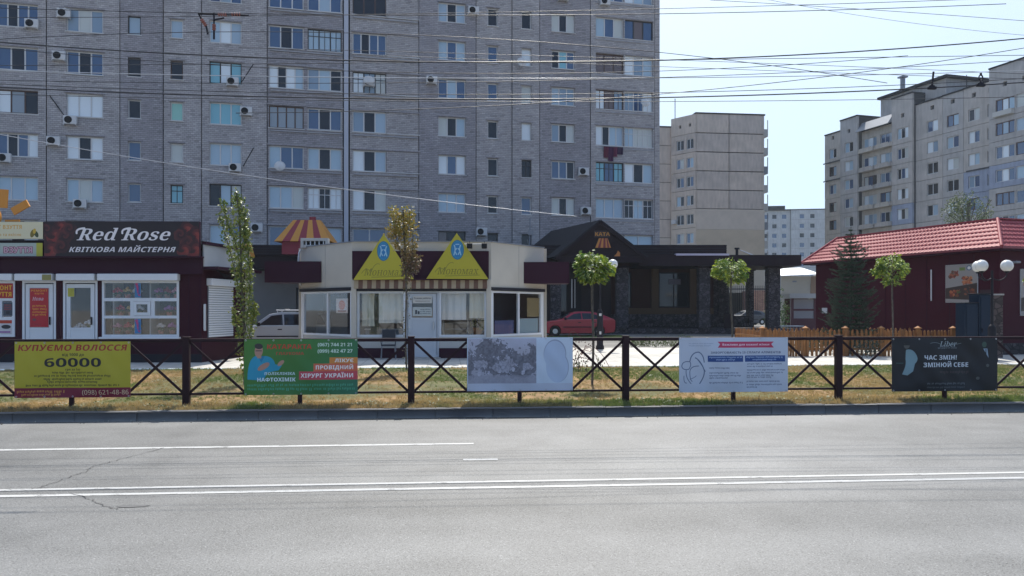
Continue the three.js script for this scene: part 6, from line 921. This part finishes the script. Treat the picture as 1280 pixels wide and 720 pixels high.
// ---------------------------------------------------------------- background to the right of the restaurant pavilion
{
  rnd = RND(800);
  const D = 66, X = (px) => PX(px, D), Y = (py) => PY(py, D), t = thing('market_tent', 'white topped tent with beige sides beyond the path', 'tent', [0, 0, -D]), white = std(.75, .76, .78, .7, { side: THREE.DoubleSide }), beige = tm('plaster', .8, .002, [.55, .49, .38]);
  mesh('canopy', [sheetQuad(V(X(972), Y(345), .8), V(X(1022), Y(343), .8), V(X(1016), Y(332), -3), V(X(976), Y(334), -3), .04), sheetQuad(V(X(1022), Y(343), .8), V(X(1040), Y(345), -3), V(X(1016), Y(332), -3), V(X(1018), Y(333), -2.6), .04)], white, t);
  mesh('side_wall', B(X(975), X(1012), .4, Y(345.5), .2, .3), beige, t); mesh('curtain_flap', sheetQuad(V(X(1009), .5, .35), V(X(1018), .5, .5), V(X(1017), Y(345.5), .6), V(X(1012), Y(345.5), .35), .03), tm('plaster', .8, .002, [.42, .28, .18]), t); mesh('pole', rod(V(X(1019), .4, .7), V(X(1019), Y(344), .7), .05), M.white, t);
  mesh('vent', B(X(989), X(994), Y(353), Y(351), .302, .33), M.greyMetal, t);
  const D2 = 55, X2 = (px) => PX(px, D2), Y2 = (py) => PY(py, D2), k = thing('market_stall', 'grey panelled stall with dark red frame beside the red pavilion', 'stall', [0, 0, -D2]), pan = tm('plaster', .7, .002, [.38, .37, .38]), fr = std(.09, .018, .03, .5), gk = .42;
  const Yb = (py) => Y2(py); mesh('panel', B(X2(992), X2(1017), Yb(386), Yb(374), -.1, 0), pan, k); mesh('panel', B(X2(992), X2(1017), Yb(398), Yb(388.5), -.1, 0), pan, k); mesh('frame', [B(X2(988.5), X2(991.8), gk, Yb(373), -.15, .06), B(X2(1017.2), X2(1020), gk, Yb(373), -.15, .06), B(X2(991.8), X2(1017.2), Yb(388.4), Yb(386.1), -.12, .05), B(X2(991.8), X2(1017.2), gk, Yb(398.1), -.12, .05)], fr, k); mesh('roof_board', B(X2(984), X2(1023), Yb(372.8), Yb(367), -1.5, .5), tm('plaster', .7, .002, [.5, .5, .48]), k); mesh('back', B(X2(989), X2(1019), gk, Yb(373), -1.4, -1.3), fr, k);
  const D3 = 47, X3 = (px) => PX(px, D3), g3 = gy(PX(990, D3), D3), b = thing('low_table', 'low grey metal table frame on the sunlit path', 'table', [X3(990), g3, -D3]), s3 = D3 / F; mesh('top', RB(-13 * s3, 13 * s3, .52, .57, -.35, .3, .01), tm('plaster', .5, .002, [.55, .6, .62]), b); for (const sx of [-12, -4, 4, 12]) mesh('leg', [rod(V(sx * s3, 0, .24), V(sx * s3, .52, .24), .025), rod(V(sx * s3, 0, -.28), V(sx * s3, .52, -.28), .025)], M.greyMetal, b); mesh('rail', [rod(V(-12 * s3, .22, .24), V(12 * s3, .22, .24), .02), rod(V(-12 * s3, .22, -.28), V(12 * s3, .22, -.28), .02)], M.greyMetal, b);
  const D5 = 41, bb = thing('flat_slab', 'pale low slab bench on the path left of the spruce', 'bench', [PX(1026, D5), gy(PX(1026, D5), D5), -D5]); mesh('top', RB(-.55, .55, .3, .37, -.25, .25, .015), M.pale, bb); for (const sx of [-.4, .4]) mesh('leg', B(sx - .05, sx + .05, -.02, .298, -.2, .2), M.concrete, bb);
  // railing with spikes, brick gate and low wall far behind the terrace
  const D4 = 84, X4 = (px) => PX(px, D4), Y4 = (py) => PY(py, D4), r = thing('iron_railing', 'tall dark iron railing seen through the terrace', 'railing', [0, 0, -D4]); for (let px = 898; px < 962; px += 2.6) mesh('bar', B(X4(px) - .025, X4(px) + .025, .42, Y4(357), -.025, .025), M.dark, r); mesh('rail', B(X4(896), X4(962), Y4(362), Y4(361) + .03, -.03, .03), M.dark, r); mesh('rail', B(X4(896), X4(962), .6, .68, -.03, .03), M.dark, r);
  const w = thing('garden_wall', 'beige wall with brown gate behind the iron railing', 'wall', [0, 0, -D4 - 6]); const X6 = (px) => PX(px, D4 + 6), Y6 = (py) => PY(py, D4 + 6); mesh('wall', B(X6(880), X6(975), .4, Y6(366), -.3, 0), tm('plaster', .85, .003, [.55, .46, .36]), w); mesh('gate', [B(X6(928), X6(941), .4, Y6(364), .002, .1)], std(.12, .05, .03, .6), w); mesh('pier', B(X6(940), X6(958), .4, Y6(363), .003, .2), tm('brick', .9, .01, [1.3, .75, .5]), w);
  const sh = thing('garden_shed', 'small beige shed with pipe behind the pavilion roof end', 'shed', [0, 0, -90]); mesh('wall', B(PX(905, 90), PX(956, 90), .4, PY(330, 90), -4, 0), tm('plaster', .85, .003, [.55, .48, .38]), sh); mesh('roof', B(PX(903, 90), PX(958, 90), PY(330, 90), PY(328.5, 90), -4.2, .2), M.roofFelt, sh);
  const pipe = thing('flue_pipe', 'steel flue with slanted pale stay on the pavilion roof', 'flue', [PX(924, 51), PY(319, 51), -51.5]); mesh('pipe', [rod(V(0, -.3, 0), V(0, .42, 0), .09), new THREE.CylinderGeometry(.16, .16, .1, 12).translate(0, .45, 0)], M.dark, pipe); mesh('stay', rod(V(.2, .36, 0), V(1.75, -.25, 0), .03), M.white, pipe);
}
// ---------------------------------------------------------------- overhead wires across the street
{
  rnd = RND(900);
  // each: depth at the middle of the photo, radius, three photo points it passes through
  const span = (name, label, cat, D0, r, pts, group, x0 = -26, x1 = 26, mat = M.wire, tilt = .083) => {
    const P = pts.map(([px, py]) => { const u = (px - 640) / F, D = D0 / (1 - tilt * u); return [u * D, PY(py, D)]; }), [[a, A], [b, Bb], [c, C]] = P;
    const f = (x) => A * (x - b) * (x - c) / ((a - b) * (a - c)) + Bb * (x - a) * (x - c) / ((b - a) * (b - c)) + C * (x - a) * (x - b) / ((c - a) * (c - b));
    const q = []; for (let i = 0; i <= 30; i++) { const x = x0 + (x1 - x0) * i / 30; q.push(V(x, f(x), -(D0 + tilt * x))); } const m = mesh(name, tube(q, r, 90, 6), mat); tag(m, label, cat, group); return { f, D0, tilt };
  };
  const G = 'wires strung across the street';
  span('overhead_wire', 'upper thick overhead wire sagging towards the block and rising at right', 'wire', 13.2, .0105, [[0, 53], [640, 78], [1280, 48]], G);
  const low = span('overhead_wire', 'lower thick overhead wire carrying two hanging fittings at right', 'wire', 14.4, .0115, [[0, 109], [560, 124], [1280, 103]], G);
  span('overhead_wire', 'thin wire running close above the lower thick wire', 'wire', 14.1, .006, [[0, 105], [640, 118], [1060, 109]], G, -26, 13);
  span('overhead_wire', 'thin wire under the lower thick wire, nearly level at right', 'wire', 14.9, .0055, [[0, 118], [640, 127], [1280, 121]], G);
  span('overhead_wire', 'thin wire level with the upper thick wire at the block edge', 'wire', 13.8, .0055, [[0, 82], [820, 75], [1280, 69]], G);
  span('overhead_wire', 'thin wire rising steeply to the right across the sky', 'wire', 12.2, .0055, [[400, 140], [820, 118], [1280, 60]], G, -4, 26);
  span('overhead_wire', 'thin wire dropping from the block edge towards the far roofline', 'wire', 15.4, .005, [[400, 62], [870, 76], [1250, 91]], G, -5, 26);
  span('overhead_wire', 'thin wire crossing the middle of the sky and falling right', 'wire', 15.8, .005, [[500, 70], [820, 83], [1260, 98]], G, -3, 26);
  span('overhead_wire', 'thin wire rising gently right between the two thick wires', 'wire', 12.8, .005, [[300, 104], [820, 97], [1280, 75]], G, -26, 26);
  span('overhead_wire', 'topmost thin wire rising out of the top of the photo', 'wire', 13.4, .005, [[300, 20], [820, 11], [1190, 0]], G);
  span('overhead_wire', 'thin wire high at right falling to the frame edge', 'wire', 14.2, .0045, [[940, 3], [1100, 13], [1280, 26]], G, 3.5, 26);
  span('overhead_wire', 'faint thin wire below the high right wire', 'wire', 16, .0035, [[1000, 7], [1120, 26], [1280, 44]], G, 5, 26);
  span('overhead_wire', 'thin wire through the insulator cluster at upper left', 'wire', 12.6, .0055, [[0, 10], [300, 17], [640, 19]], G, -26, 8);
  span('overhead_wire', 'thin wire across the block below the insulator cluster', 'wire', 12.6, .005, [[0, 49], [260, 40], [640, 50]], G, -26, 6);
  span('overhead_wire', 'thin wire over the left windows just under the upper thick wire', 'wire', 13.9, .0055, [[0, 60], [300, 83], [640, 92]], G, -26, 7);
  span('overhead_wire', 'pale cable with glint painted into its colour slanting down across the left windows', 'wire', 19, .009, [[0, 168], [300, 218], [640, 262]], G, -14, 1.5, std(.5, .5, .52, .35), 0);  // pale colour stands in for glints along the cable
  span('overhead_wire', 'pale wire with glint painted into its colour above the middle windows', 'wire', 14.6, .007, [[300, 95], [520, 97.5], [860, 97]], G, -26, 26, std(.42, .43, .45, .3));  // glint put into the wire colour
  // fittings hanging on the lower thick wire
  for (const [px, py, ring, label] of [[1165, 119, 0, 'dark rod shaped fitting on the lower wire above the lift room'], [1226, 105, 1, 'dark ring shaped fitting on the lower wire near the far right roof']]) {
    const u = (px - 640) / F, D = 14.4 / (1 - .083 * u), x = u * D, t = thing('wire_fitting', label, 'wire fitting', [x, low.f(x), -D], TH), k = D / F;
    mesh('clamp', [RB(-5.2 * k, 5.2 * k, -2 * k, 1.4 * k, -.03, .03, .008), RB(-3 * k, 3 * k, 1.2 * k, 3 * k, -.025, .025, .008)], M.dark, t);
    mesh('stem', ring ? [new THREE.TorusGeometry(3.1 * k, .9 * k, 8, 20).scale(.8, 1.15, 1).translate(0, 9 * k, 0), rod(V(0, 3 * k, 0), V(0, 6 * k, 0), 1.2 * k), rod(V(0, 12 * k, 0), V(0, 15 * k, 0), 1.4 * k)] : [rod(V(0, 3 * k, 0), V(.6 * k, 8 * k, 0), 1.5 * k, .9 * k), rod(V(.6 * k, 8 * k, 0), V(2 * k, 20 * k, 0), 1.1 * k, 1.3 * k), new THREE.SphereGeometry(1.5 * k, 10, 8).translate(.3 * k, 6.5 * k, 0)], M.dark, t);
  }
  // insulator cluster at upper left
  const D = 12.6 / (1 + .083 * .35), k = D / F, o = at(268, 16, D), t = thing('insulator_cluster', 'red brown insulators joining several wires at upper left', 'insulator', o.toArray(), TH), por = std(.26, .10, .08, .2), P = (px, py) => V((px - 268) * k, (16 - py) * k, 0);
  const ins = (a, b) => { const g = [rod(a, b, 1 * k)], d = b.clone().sub(a); for (let i = 0; i < 4; i++) { const q = a.clone().addScaledVector(d, (i + .5) / 4), e = q.clone().addScaledVector(d.clone().normalize(), 1.2 * k); g.push(rod(q, e, 2.6 * k, 1.6 * k, 14)); } return g; };
  mesh('insulator', ins(P(272, 18), P(283, 18)), por, t); mesh('insulator', ins(P(288, 17.5), P(300, 17)), por, t); mesh('insulator', ins(P(252, 24), P(258, 33)), por, t); mesh('insulator', ins(P(267.5, 30), P(267.5, 38)), por, t);
  mesh('yoke', [rod(P(248, 18), P(310, 18), .9 * k), rod(P(249, 18), P(252, 24), 1.2 * k), rod(P(258, 33), P(260, 43), 1.3 * k), rod(P(267.5, 16), P(267.5, 30), 1.1 * k), rod(P(267.5, 38), P(267.5, 49), 1.3 * k), rod(P(280, 22), P(267, 25), 1 * k)], M.dark, t);
}
renderer.render(scene, camera);
